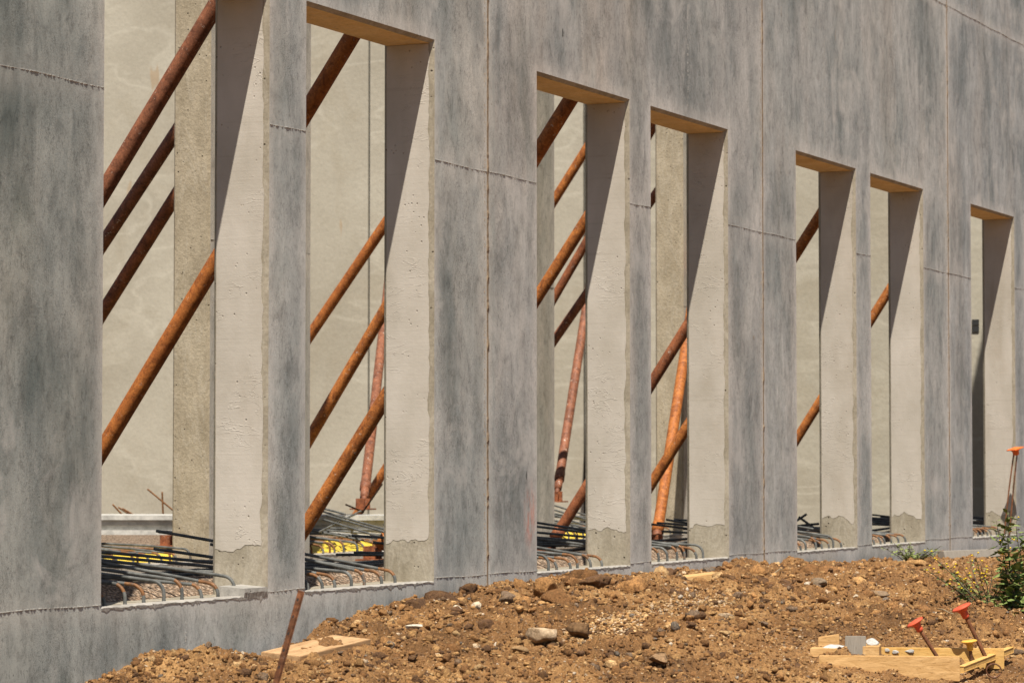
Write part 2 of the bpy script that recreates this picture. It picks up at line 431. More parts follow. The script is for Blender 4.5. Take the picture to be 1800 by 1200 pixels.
M = dict(
    face=mat_face("formed_concrete_face", (0.235, 0.26, 0.26), (0.435, 0.44, 0.43), (0.60, 0.595, 0.57), (1.0, 0.87, 0.76), True),
    face2=mat_face("rear_concrete_face", (0.42, 0.395, 0.34), (0.54, 0.51, 0.44), (0.62, 0.59, 0.52), (1.0, 0.9, 0.78)),
    raw=mat_raw("cast_concrete_raw", (0.235, 0.205, 0.15), (0.36, 0.32, 0.25)),
    soffit=mat_raw("formed_soffit_bounce", (0.66, 0.44, 0.19), (0.80, 0.58, 0.29), 0.5),  # warm light bounced up from the ground is painted into this colour
    raw2=mat_raw("cast_concrete_brown", (0.28, 0.235, 0.165), (0.42, 0.36, 0.265), 1.0, 0.005),
    lip=mat_raw("cement_laitance", (0.24, 0.225, 0.20), (0.40, 0.375, 0.34)),
    seam=mat_raw("seam_cement", (0.22, 0.21, 0.19), (0.40, 0.38, 0.345)),
    plaster=mat_plaster(),
    seal=mat_plain("joint_sealant_tan", (0.33, 0.25, 0.17), 0.8, 0.5, 60, 0.2),
    rustA=mat_rust("rusty_pipe_orange", (0.22, 0.066, 0.016), (0.52, 0.185, 0.042), 0.6, 0.35),
    rustB=mat_rust("rusty_pipe_brown", (0.15, 0.05, 0.022), (0.36, 0.125, 0.05), 0.6, 0.4),
    rustC=mat_rust("rusty_pipe_flaking", (0.14, 0.05, 0.026), (0.30, 0.115, 0.058), 1.0, 0.4),
    rustD=mat_rust("rusty_pipe_bright", (0.25, 0.07, 0.015), (0.46, 0.16, 0.036), 0.35, 0.5),
    stake=mat_rust("rusty_stake_steel", (0.09, 0.04, 0.02), (0.24, 0.095, 0.04), 0.15),
    rebar=mat_rebar(),
    wood=mat_wood("new_lumber", (0.44, 0.255, 0.095), (0.64, 0.41, 0.185), (30, 3, 45)),
    woodx=mat_wood("plank_lumber", (0.34, 0.20, 0.095), (0.52, 0.34, 0.18), (2.5, 30, 40)),
    woodo=mat_wood("yellow_lumber", (0.50, 0.29, 0.08), (0.66, 0.42, 0.15), (30, 3, 45)),
    woodg=mat_wood("grey_weathered_wood", (0.20, 0.175, 0.14), (0.32, 0.285, 0.235), (45, 45, 4), 0.4),
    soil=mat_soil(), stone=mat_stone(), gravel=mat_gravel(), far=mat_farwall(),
    orange=mat_plain("orange_plastic", (0.76, 0.115, 0.05), 0.65, 0.5, 22),
    orange2=mat_plain("bright_orange_plastic", (0.90, 0.17, 0.03), 0.5, 0.2, 30),
    yellow=mat_plain("yellow_plastic", (0.72, 0.42, 0.07), 0.6, 0.4, 30),
    sheet=mat_plain("yellow_sheet", (0.74, 0.54, 0.06), 0.6, 0.45, 9),
    white=mat_plain("white_boards", (0.60, 0.59, 0.55), 0.7, 0.5, 9),
    dark=mat_plain("dark_void", (0.03, 0.03, 0.03), 0.9, 0.3, 10),
    slop=mat_plain("hardened_cement", (0.52, 0.51, 0.48), 0.9, 0.5, 50, 0.2),
    leafA=mat_leaf("weed_leaf", (0.085, 0.125, 0.035), (0.19, 0.24, 0.07)),
    leafB=mat_leaf("weed_leaf_light", (0.12, 0.15, 0.04), (0.24, 0.28, 0.09)),
    stem=mat_plain("weed_stem", (0.10, 0.085, 0.05), 0.7, 0.4, 60),
    stemp=mat_plain("dry_stem", (0.36, 0.28, 0.17), 0.8, 0.4, 60),
    petal=mat_plain("yellow_petal", (0.80, 0.58, 0.02), 0.6, 0.2, 40),
)

# ------------------------------------------------------------------ ground
BS = np.array([-60, 0, 6, 9.05, 9.6, 10.1, 10.5, 10.93, 11.2, 11.5, 12.0, 12.49, 13.3, 14.3, 15.36, 16, 16.96, 18, 19.75, 22.1, 23.85, 30, 80])
BZ = np.array([-.5, -.5, -.42, -.34, -.295, -.225, -.225, -.23, -.215, -.19, -.125, -.075, -.065, -.04, -.085, -.05, -.055, -.085, -.115, -.128, -.14, -.16, -.3])
# small humps: s, y, radius along s, radius along y, height
HUMPS = [(10.05, -0.22, 0.16, 0.18, 0.05), (10.4, -0.75, 0.5, 0.3, 0.035), (11.7, -1.55, 0.8, 0.55, 0.075),
         (13.5, -0.5, 1.1, 0.35, 0.03), (12.9, -1.3, 0.7, 0.4, 0.03), (15.2, -1.2, 1.0, 0.5, 0.03), (17.5, -0.9, 1.6, 0.4, 0.03),
         (12.6, -2.75, 0.75, 0.5, -0.075), (16.5, -2.2, 1.2, 0.5, -0.03)]
def smooth_h(s, y):
    k = np.interp(s, [8, 10, 12, 14, 18, 24], [.10, .13, .105, .085, .07, .06])
    d = np.clip(-y, 0, 3.4) + 0.35 * np.clip(-y - 3.4, 0, 3)
    z = np.interp(s, BS, BZ) - k * d
    for a, b, ra, rb, h in HUMPS:
        z = z + h * np.exp(-((s - a) / ra) ** 2 - ((y - b) / rb) ** 2)
    return z
gs = np.unique(np.concatenate([np.array([-400, -150, -60, -25, -10, 0, 3, 5, 6.5, 7.5]), np.linspace(8.2, 9.2, 30),
                               np.arange(9.2, 15.5, 0.0125), np.arange(15.5, 24.6, 0.021), np.linspace(24.6, 31, 80), np.array([35, 45, 70, 120, 250, 500])]))
gy = np.unique(np.concatenate([np.array([-500, -200, -80, -40, -20, -12, -9, -7, -6, -5.2]), np.linspace(-5, -3.7, 40),
                               np.arange(-3.7, 0.06, 0.0135), np.array([0.2, 30, 60, 150, 400])]))
S, Y = np.meshgrid(gs, gy, indexing='ij')
Z = smooth_h(S, Y)
near = np.clip((S - 7.5) / 1.0, 0, 1) * np.clip((33 - S) / 3, 0, 1) * np.clip((Y + 6) / 1.5, 0, 1)
Z = Z + near * (0.016 * fbm(S * 2.3, Y * 2.6, 3) + 0.007 * fbm(S * 9, Y * 9, 4, 0.6) + 0.004 * np.abs(fbm(S * 30, Y * 30, 3, 0.6)))
def ground_hit(px, py):
    """where the sight line through a pixel meets the smooth ground"""
    d = ray(px, py); t = 8.0
    while t < 40:
        p = CAM + d * t
        if p.z < smooth_h(p.x, p.y): break
        t += 0.01
    return p
FORM = ground_hit(1610, 1172)
# clods pressed into the surface
def splat(n, rmin, rmax, pw, hk):
    ss = rng.uniform(9.0, 24.3, n); dens = rng.random(n) < (12.0 / (ss + 1.0)) ** 2
    ss = ss[dens]; yy = rng.uniform(-3.7, 0.0, len(ss))
    rr = rmin * (1 - rng.random(len(ss))) ** (-1 / pw); rr = np.minimum(rr, rmax)
    for s0, y0, r in zip(ss, yy, rr):
        i0, i1 = np.searchsorted(gs, (s0 - r * 1.3, s0 + r * 1.3)); j0, j1 = np.searchsorted(gy, (y0 - r * 1.3, y0 + r * 1.3))
        if i1 - i0 < 2 or j1 - j0 < 2: continue
        a = rng.uniform(0, 6.28); ca, sa = math.cos(a), math.sin(a); e = rng.uniform(0.7, 1.3)
        dx = (S[i0:i1, j0:j1] - s0) / r; dy = (Y[i0:i1, j0:j1] - y0) / r
        u = (dx * ca + dy * sa) * e; v = (-dx * sa + dy * ca) / e
        q = (np.abs(u) ** 2.6 + np.abs(v) ** 2.6)
        z0 = smooth_h(s0, y0)
        top = Z[i0:i1, j0:j1] + hk * r * np.clip(1 - q, 0, 1) ** 0.5 * (1 + 0.35 * u)
        Z[i0:i1, j0:j1] = np.maximum(Z[i0:i1, j0:j1], top)
FLAT = 1 - 0.9 * np.exp(-((S - FORM[0]) / 0.75) ** 2 - ((Y - FORM[1]) / 0.6) ** 2)
Z = Z + near * FLAT * (0.040 * fbm(S * 3.4, Y * 4.0, 4, 0.58) * np.clip(-Y / 0.4, 0.3, 1))
splat(2500, 0.025, 0.08, 2.2, 0.4)
Z = Z + near * FLAT * (0.010 * np.abs(fbm(S * 14, Y * 14, 4, 0.65)) + 0.0055 * rng.normal(size=Z.shape) * (Y < 0.1))
Z = np.where((Y > 0.15) & (S > -10) & (S < 40), np.minimum(Z, -0.6), Z)
def ground_h(s, y):
    i = int(np.clip(np.searchsorted(gs, s) - 1, 0, len(gs) - 2)); j = int(np.clip(np.searchsorted(gy, y) - 1, 0, len(gy) - 2))
    fx = (s - gs[i]) / (gs[i+1] - gs[i]); fy = (y - gy[j]) / (gy[j+1] - gy[j])
    return Z[i, j]*(1-fx)*(1-fy) + Z[i+1, j]*fx*(1-fy) + Z[i, j+1]*(1-fx)*fy + Z[i+1, j+1]*fx*fy
ns, ny = len(gs), len(gy)
idx = np.arange(ns * ny).reshape(ns, ny)
F = np.stack([idx[:-1, :-1], idx[1:, :-1], idx[1:, 1:], idx[:-1, 1:]], -1).reshape(-1, 4)
ground = link("ground", np_mesh("ground", np.stack([S, Y, Z], -1).reshape(-1, 3), F), None, True, [M['soil']])
ground.data.polygons.foreach_set("use_smooth", np.zeros(len(ground.data.polygons), dtype=bool))
tag(ground, "loose brown soil banked up against the foot of the wall", "ground", kind="structure")

# gravel floor inside, banked against the back of the front wall
fs = np.unique(np.concatenate([np.linspace(-6, 8.5, 12), np.arange(8.5, 28.4, 0.045), [28.45]]))
fy = np.unique(np.concatenate([np.arange(0.14, 1.2, 0.022), np.linspace(1.2, 5, 60), np.linspace(5, 24, 40)]))
FS, FY = np.meshgrid(fs, fy, indexing='ij')
FZ = np.interp(FY, [0.14, 0.27, 0.42, 0.62, 0.85, 1.3, 3.2, 3.6, 24], [-.09, -.045, 0.0, 0.05, 0.02, -.09, -.10, -.10, -.10])
FZ = FZ + 0.012 * fbm(FS * 3, FY * 4, 4) + 0.007 * fbm(FS * 22, FY * 22, 3, 0.65) * (FY < 3)
n1, n2 = FS.shape; idx = np.arange(n1 * n2).reshape(n1, n2)
F = np.stack([idx[:-1, :-1], idx[1:, :-1], idx[1:, 1:], idx[:-1, 1:]], -1).reshape(-1, 4)
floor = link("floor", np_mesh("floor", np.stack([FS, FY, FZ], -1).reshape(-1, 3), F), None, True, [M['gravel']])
tag(floor, "pale gravel floor between the concrete walls", "floor", kind="structure")

# ------------------------------------------------------------------ concrete walls
CH = 0.018
def fill(a, step):
    out = [a[0]]
    for p, q in zip(a[:-1], a[1:]):
        k = max(1, int(math.ceil((q - p) / step)))
        out += [p + (q - p) * i / k for i in range(1, k + 1)]
    return np.array(out)
def wall_mesh(name, x0, x1, y0, y1, zb, zt, ops, H, sill=0.0, step=0.06, seams=()):
    """front face as a grid with openings cut out; chamfered reveals; back and ends"""
    xs = [x0, x1]; zs = [zb, zt, sill, H]
    for a, b in ops: xs += [a, b]
    xs = fill(sorted(set(xs)), step); zs = fill(sorted(set(zs)), step * 1.3)
    X, Zz = np.meshgrid(xs, zs, indexing='ij')
    V = np.stack([X, np.full_like(X, y0), Zz], -1).reshape(-1, 3)
    # distance to the nearest arris, joint or lift line (pale halo of the cast concrete)
    d = np.minimum(np.abs(X - x0), np.abs(X - x1))
    for a, b in ops:
        dx = np.maximum(np.maximum(a - X, X - b), 0); dz = np.maximum(np.maximum(sill - Zz, Zz - H), 0)
        d = np.minimum(d, np.hypot(dx, dz))
    for z in seams: d = np.minimum(d, np.abs(Zz - z) * 1.3)
    e = np.exp(-d / 0.045).reshape(-1)
    nx, nz = len(xs), len(zs); idx = np.arange(nx * nz).reshape(nx, nz)
    xm = (xs[:-1] + xs[1:]) / 2; zm = (zs[:-1] + zs[1:]) / 2
    keep = np.ones((nx - 1, nz - 1), bool)
    for a, b in ops:
        keep &= ~(((xm > a) & (xm < b))[:, None] & ((zm > sill) & (zm < H))[None, :])
    F = np.stack([idx[:-1, :-1], idx[1:, :-1], idx[1:, 1:], idx[:-1, 1:]], -1)[keep].tolist()
    V = V.tolist(); mi = [0] * len(F)
    def quad(P, m):
        o = len(V); V.extend([list(p) for p in P]); F.append([o, o+1, o+2, o+3]); mi.append(m)
    edges = sorted([x0, x1] + [q for o in ops for q in o])
    for a, b in ops:
        ai, bi, hi = a + CH, b - CH, H - CH
        ya, yb = y0 + CH, y1 - CH
        # chamfers front
        quad([(a, y0, sill), (a, y0, H), (ai, ya, hi), (ai, ya, sill)], 1)
        quad([(b, y0, H), (b, y0, sill), (bi, ya, sill), (bi, ya, hi)], 1)
        quad([(a, y0, H), (b, y0, H), (bi, ya, hi), (ai, ya, hi)], 1)
        # reveals
        quad([(ai, ya, sill), (ai, ya, hi), (ai, yb, hi), (ai, yb, sill)], 1)
        quad([(bi, ya, hi), (bi, ya, sill), (bi, yb, sill), (bi, yb, hi)], 1)
        quad([(ai, ya, hi), (bi, ya, hi), (bi, yb, hi), (ai, yb, hi)], 2)
        # chamfers back
        quad([(ai, yb, sill), (ai, yb, hi), (a, y1, H), (a, y1, sill)], 1)
        quad([(bi, yb, hi), (bi, yb, sill), (b, y1, sill), (b, y1, H)], 1)
        quad([(ai, yb, hi), (bi, yb, hi), (b, y1, H), (a, y1, H)], 1)
        # sill
        quad([(a, y0, sill), (b, y0, sill), (b, y1, sill), (a, y1, sill)], 1)
        # back above and below
        quad([(b, y1, zb), (a, y1, zb), (a, y1, sill), (b, y1, sill)], 1)
        quad([(b, y1, H), (a, y1, H), (a, y1, zt), (b, y1, zt)], 1)
    pe = [x0] + [q for o in ops for q in o] + [x1]
    for k in range(0, len(pe), 2):
        a, b = pe[k], pe[k+1]
        for p, q in ((zb, sill), (sill, H), (H, zt)):
            quad([(b, y1, p), (a, y1, p), (a, y1, q), (b, y1, q)], 1)
    quad([(x0, y1, zb), (x0, y0, zb), (x0, y0, zt), (x0, y1, zt)], 1)
    quad([(x1, y0, zb), (x1, y1, zb), (x1, y1, zt), (x1, y0, zt)], 1)
    quad([(x0, y0, zt), (x1, y0, zt), (x1, y1, zt), (x0, y1, zt)], 1)
    me = np_mesh(name, V, F, mi)
    at = me.attributes.new("edge", 'FLOAT', 'POINT')
    ev = np.zeros(len(me.vertices), dtype=np.float32); ev[:len(e)] = e
    at.data.foreach_set("value", ev)
    return me

def ragged_line(mb, a, b, y, z, p0=0.0032, b0=0.0035, step=0.0045, jag=1.0):
    """a bead of leaked cement along a horizontal form joint, standing proud of the face"""
    n = max(3, int((b - a) / step)); V = []; Fc = []
    pr = 0.0; hang = 0.0
    for i in range(n + 1):
        x = a + (b - a) * i / n
        if i % 2 == 0:
            pr = p0 * (0.35 + 1.0 * random.random()) * (0.1 if random.random() < 0.34 else 1)
            hang = b0 * (0.15 + 0.5 * random.random()) * jag
            if random.random() < 0.07: hang *= 2.4
        dz = 0.0025 * math.sin(x * 9.0)
        V += [(x, y + 0.001, z + dz + 0.003), (x, y - pr, z + dz + 0.001), (x, y - pr * 0.75, z + dz - hang), (x, y + 0.001, z + dz - hang - 0.001)]
    for i in range(n):
        o = i * 4
        for k in range(3): Fc.append((o+k, o+k+1, o+4+k+1, o+4+k))
    mb.add(V, Fc)
def ragged_vert(mb, x, y, za, zb, w=0.0022, p=0.002, step=0.012):
    n = int((zb - za) / step)
    for i in range(n):
        if random.random() < 0.45: continue
        z = za + (zb - za) * i / n
        ww = w * random.uniform(0.5, 1.3); h = step * random.uniform(0.4, 1.2); xx = x + random.uniform(-0.0015, 0.0015); pp = p * random.uniform(0.6, 1.3)
        mb.add([(xx-ww, y, z), (xx+ww, y, z), (xx+ww, y, z+h), (xx-ww, y, z+h), (xx, y-pp, z+h*0.2), (xx, y-pp, z+h*0.8)],
               [(0, 1, 4), (1, 2, 5, 4), (2, 3, 5), (3, 0, 4, 5)])

def rebar_path(length, rise, bend, slope, jz, jx):
    """a dowel that rises out of the sill and bends over into the building"""
    P = [Vector((0, 0, -0.06)), Vector((0, 0, max(0.004, rise - bend)))]
    ang = math.pi / 2 - slope
    for k in range(1, 9):
        a = ang * k / 8
        P.append(Vector((0, bend * (1 - math.cos(a)), rise - bend + bend * math.sin(a))))
    d = Vector((0, math.cos(slope), math.sin(slope)))
    last = P[-1]
    for k in range(1, 5):
        P.append(last + d * (length * k / 4) + Vector((0, 0, -jz * (k / 4) ** 2)))
    for p in P: p.x += jx * p.y
    return P
def rebar_mesh(name, P, r=0.0074, n=8, rustf=None, pitch=0.0055):
    """ribbed bar along a path, with a per-vertex amount of rust"""
    P = [Vector(p) for p in P]
    seg = [(P[i+1] - P[i]).length for i in range(len(P) - 1)]; L = sum(seg)
    cnt = max(12, int(L / pitch)); pts = []; par = []
    i = 0; acc = 0.0
    for k in range(cnt + 1):
        t = L * k / cnt
        while i < len(seg) - 1 and t > acc + seg[i]: acc += seg[i]; i += 1
        pts.append(P[i].lerp(P[i+1], min(1, (t - acc) / seg[i]))); par.append(t / L)
    rad = [r * (1.13 if k % 2 == 0 else 0.93) for k in range(cnt + 1)]
    mb = MB(); mb.tube(pts, rad, n)
    me = mb.mesh(name)
    if rustf is not None:
        at = me.attributes.new("rust", 'FLOAT', 'POINT')
        vals = np.zeros(len(me.vertices), dtype=np.float32)
        vals[:(cnt+1)*n] = np.repeat([rustf(q) for q in par], n)
        at.data.foreach_set("value", vals)
    return me
DOWELS = []
for k in range(10):
    L = random.uniform(0.85, 1.25)
    me = rebar_mesh("dowel_bar", rebar_path(L, random.uniform(0.055, 0.085), random.uniform(0.045, 0.06), R(random.uniform(4, 8)), random.uniform(0.0, 0.06), random.uniform(-0.12, 0.05)),
                    rustf=(lambda q, a=random.uniform(0.12, 0.22), z=random.random(): (0.35 if q < 0.09 else (0.15 if z < 0.35 else 0.75) if q < a else 0.02 + 0.15 * z)))
    me.materials.append(M['rebar']); me.polygons.foreach_set("use_smooth", np.ones(len(me.polygons), dtype=bool))
    DOWELS.append(me)
RUSTY = []
for k in range(3):
    me = rebar_mesh("rusty_dowel_bar", rebar_path(random.uniform(0.4, 0.6), 0.075, 0.05, R(random.uniform(2, 6)), 0.03, random.uniform(-0.1, 0.1)), rustf=lambda q: 1.2)
    me.materials.append(M['rebar']); me.polygons.foreach_set("use_smooth", np.ones(len(me.polygons), dtype=bool))
    RUSTY.append(me)

def plaster_mesh(xf, ya, yb, za, zb, ragb=0.035, ragf=0.006, thick=0.0016):
    """thin trowelled coat on a reveal, ragged along its foot and its outer edge"""
    nyy, nzz = 48, 150
    ph = random.uniform(0, 90)
    low = [za + ragb * float(fbm(np.array(ph + j * 0.06), np.array(ph * 0.3), 6, 0.44)) for j in range(nyy + 1)]
    V = []; Fc = []
    for layer in (0, 1):
        for j in range(nyy + 1):
            for k in range(nzz + 1):
                t = k / nzz; z = low[j] + (zb - low[j]) * t ** 1.05
                fr = ragf * (0.35 + float(fbm(np.array(z * 9 + ph), np.array(ph), 4, 0.65)))
                y = ya + max(-0.004, fr) + (yb - ya - max(-0.004, fr)) * j / nyy
                bmp = 0.0002 * float(vnoise(np.array(y * 30 + ph), np.array(z * 22)))
                x = xf - (thick + bmp if layer else -0.001)
                V.append((x, y, z))
    W = nzz + 1; off = (nyy + 1) * W
    for j in range(nyy):
        for k in range(nzz):
            a = off + j * W + k; Fc.append((a, a+1, a+W+1, a+W))
    for j in range(nyy):
        for k in (0, nzz):
            a = j * W + k; Fc.append((a, a+W, off+a+W, off+a))
    for k in range(nzz):
        for j in (0, nyy):
            a = j * W + k; Fc.append((a, a+1, off+a+1, off+a))
    mb = MB(); mb.add(V, Fc)
    # ridges and lumps thrown up by the trowel
    return mb.mesh("plaster_coat")

def build_wall(name, label, x0, x1, y0, y1, zb, zt, ops, H, sill, seams, mats, plaster=True, spacing=0.150, step=0.06, joints=True, mids=True, hook_y=0.10):
    root = thing(name, label, "wall panel", (round((x0 + x1) / 2, 3), (y0 + y1) / 2, zb))
    part("slab", wall_mesh("slab", x0, x1, y0, y1, zb, zt, ops, H, sill, step, seams), root, mats)
    mb = MB()
    pe = [x0] + [q for o in ops for q in o] + [x1]
    for z in seams:
        if sill < z < H:
            for k in range(0, len(pe), 2): ragged_line(mb, pe[k] + 0.004, pe[k+1] - 0.004, y0, z)
        elif abs(z - sill) < 0.06:
            for k in range(0, len(pe), 2): ragged_line(mb, pe[k] + 0.004, pe[k+1] - 0.004, y0, z, 0.003, 0.0035)
        else:
            ragged_line(mb, x0, x1, y0, z, 0.004, 0.007, jag=0.8)
    if mids:
        for a, b in ops:
            xm = (a + b) / 2 - 0.04
            ragged_vert(mb, xm, y0, H + 0.05, min(zt, 4.9)); ragged_vert(mb, xm + 0.02, y0, zb, sill - 0.03)
    if mb.v: part("seam_ridge", mb.mesh("seam_ridge"), root, [M['seam']])
    for a, b in ops:
        # pale cement lip along the top of the sill, ragged where it ran over the face
        lp = MB(); V = []; Fc = []; n = int((b - a) / 0.009)
        for i in range(n + 1):
            x = a + 0.003 + (b - a - 0.006) * i / n
            hng = 0.003 + 0.008 * max(0, float(fbm(np.array(x * 24.0), np.array(2.0), 4, 0.7)) + 0.35) + (0.010 if random.random() < 0.06 else 0)
            tz = 0.003 + 0.003 * float(vnoise(np.array(x * 40.0), np.array(5.0)))
            V += [(x, y0 + 0.10, sill + 0.0025), (x, y0 + 0.01, sill + tz + 0.002), (x, y0 - 0.0022, sill + tz - 0.002), (x, y0 - 0.0016, sill - hng), (x, y0 + 0.001, sill - hng - 0.002)]
        for i in range(n):
            o = i * 5
            for k in range(4): Fc.append((o+k, o+k+1, o+6+k, o+5+k))
        lp.add(V, Fc); part("sill_lip", lp.mesh("sill_lip"), root, [M['lip']])
        if plaster:
            part("plaster_coat", plaster_mesh(b - CH, y0 + CH + 0.002, y1 - CH - 0.004, sill + random.uniform(0.17, 0.23), H - CH - 0.002), root, [M['plaster']])
        x = a + 0.05
        while x < b - 0.06:
            o = bpy.data.objects.new("rebar_dowel", random.choice(DOWELS)); col.objects.link(o); o.parent = root
            o.location = Vector((x + random.uniform(-0.02, 0.02), y0 + hook_y + random.uniform(-0.012, 0.012), sill)) - Vector(root.location)
            o.rotation_euler = (R(random.uniform(-2, 3)), 0, R(random.uniform(-5, 4)))
            x += spacing * random.uniform(0.9, 1.1)
    return root

OPS = [(9.706, 11.03), (11.362, 12.664), (13.883, 15.171), (15.49, 16.769), (18.05, 19.329), (19.662, 20.966), (22.274, 23.602), (23.93, 25.25)]
HEAD, TOP, T = 2.61, 7.8, 0.27
G = 0.009
SEAMS = (0.016, 2.027, 4.075)
fm = [M['face'], M['raw'], M['soffit']]
J = (13.274, 17.403, 21.631)
PANELS = [
    build_wall("concrete_wall_panel", "nearest grey concrete wall panel with the broad blank pier at the left of the photo", 3.5, J[0] - G, 0, T, -1.2, TOP, OPS[0:2], HEAD, 0.0, SEAMS, fm),
    build_wall("concrete_wall_panel", "grey concrete wall panel with two tall openings standing behind the middle of the soil mound", J[0] + G, J[1] - G, 0, T, -1.2, TOP, OPS[2:4], HEAD, 0.0, SEAMS, fm),
    build_wall("concrete_wall_panel", "grey concrete wall panel whose two openings rise behind the small green shrub at its foot", J[1] + G, J[2] - G, 0, T, -1.2, TOP, OPS[4:6], HEAD, 0.0, SEAMS, fm),
    build_wall("concrete_wall_panel", "farthest grey concrete wall panel behind the tall flowering weed and the two-legged capped bar", J[2] + G, 28.47, 0, T, -1.2, TOP, OPS[6:8], HEAD, 0.0, SEAMS, fm),
]
for r in PANELS: r["group"] = "grey tilt-up panels of the front wall"
# tan sealant in the joints belongs to the panel on its right
for k, j in enumerate(J):
    mb = MB(); z = -0.9; V = []; Fc = []
    n = 560
    for i in range(n + 1):
        z = -0.9 + (TOP + 0.8) * i / n
        w = G + 0.003 + 0.0025 * float(vnoise(np.array(z * 14.0), np.array(k + 0.5)))
        p = 0.001 + 0.0035 * max(0, float(fbm(np.array(z * 20.0), np.array(k * 3.1), 3, 0.7)))
        V += [(j - w, 0.002, z), (j - w * 0.8, -p, z), (j + w * 0.8, -p, z), (j + w, 0.002, z)]
    for i in range(n):
        for q in range(3): Fc.append((i*4+q, i*4+q+1, i*4+q+5, i*4+q+4))
    mb.add(V, Fc)
    ragged_vert(mb, j - 0.035, 0, 0.0, 4.8, 0.0018, 0.002)
    part("joint_sealant", mb.mesh("joint_sealant"), PANELS[k + 1], [M['seal']])
# broken ledge of form board left on the sill of the first opening
mb = MB(); xa, xb = 10.82, 11.02
n = 30; V = []; Fc = []
for i in range(n + 1):
    x = xa + (xb - xa) * i / n; hg = 0.028 + 0.012 * random.random()
    V += [(x, 0.12, 0.046), (x, -0.003, 0.036 + 0.002 * random.random()), (x, -0.006, 0.036 - hg * 0.5), (x, -0.002, 0.030 - hg)]
for i in range(n):
    for q in range(3): Fc.append((i*4+q, i*4+q+1, i*4+q+5, i*4+q+4))
mb.add(V, Fc); mb.add([V[0], V[1], V[2], V[3], (xa, 0.12, 0.0)], [(0, 4, 3, 2, 1)])
part("broken_ledge", mb.mesh("broken_ledge"), PANELS[0], [M['seam']])
# chips, pour holes and runs on the faces
def blotch(px, py, w, h, mat, k, nm):
    c = on_y(px, py, 0); mb = MB(); V = [(c.x, -0.0035, c.z)]
    for i in range(14):
        a = 2 * math.pi * i / 14; f = random.uniform(0.6, 1.2)
        V.append((c.x + w * f * math.cos(a), -0.0012, c.z + h * f * math.sin(a)))
    mb.add(V, [(0, 1 + (i + 1) % 14, 1 + i) for i in range(14)])
    part(nm, mb.mesh(nm), PANELS[k], [M[mat]])
for q in ((1373, 22, .010, .05, 'lip', 2), (1468, 62, .010, .045, 'lip', 2), (1568, 107, .011, .05, 'lip', 2), (1758, 184, .012, .06, 'lip', 3), (1708, 5, .01, .04, 'lip', 3)):
    blotch(*q, "cement_run")
blotch(989, 58, .008, .022, 'dark', 1, "tie_hole"); blotch(1325, 593, .007, .016, 'seal', 1, "rust_spot"); blotch(925, 835, .004, .03, 'dark', 1, "crack_chip")

# inner wall parallel to the front one
OPS2 = [(9.5, 10.9), (12.9, 14.2), (14.6, 16.195), (17.54, 19.31), (19.6, 20.9), (21.70, 24.62)]
inner = build_wall("inner_concrete_wall", "brownish inner concrete wall with its own row of openings seen through the front openings", 7.0, 25.7, 3.3, 3.57, -0.9, 5.6, OPS2, 4.95, -0.048,
                   (-0.03, 2.0), [M['face2'], M['raw2'], M['raw2']], False, 0.165, 0.12, mids=False)
inner["category"] = "wall"
for a, b in OPS2[2:]:
    x = a + 0.08
    while x < b - 0.1:
        o = bpy.data.objects.new("rusty_dowel", random.choice(RUSTY)); col.objects.link(o); o.parent = inner
        o.location = Vector((x, 3.49, -0.045)) - Vector(inner.location); o.rotation_euler = (0, 0, R(random.uniform(-12, 12)))
        x += random.uniform(0.25, 0.45)

# far end wall closing the building, facing the camera side
FX = 28.5
far = thing("beige_end_wall", "smooth beige concrete end wall closing the far end of the building", "wall", (FX, 12, -0.6))
JY = [on_x(648, 600, FX).y, on_x(1027, 600, FX).y, 15.5]
ye = sorted([0.29] + JY + [24.0])
mb = MB()
for a, b in zip(ye[:-1], ye[1:]):
    mb.box((FX, a + 0.012, -0.6), (FX + 0.25, b - 0.012, 8.2))
part("slab", mb.mesh("slab"), far, [M['far']])
mb = MB()
for y in ye[1:-1]: mb.box((FX + 0.03, y - 0.0125, -0.6), (FX + 0.22, y + 0.0125, 8.15))
part("joint_backing", mb.mesh("joint_backing"), far, [M['dark']])
for py in (566, 578):
    c = on_x(1715, py, FX); mb = MB()
    mb.box((FX - 0.012, c.y - 0.035, c.z - 0.03), (FX - 0.002, c.y + 0.035, c.z + 0.026))
    part("wall_box", mb.mesh("wall_box"), far, [M['dark']])

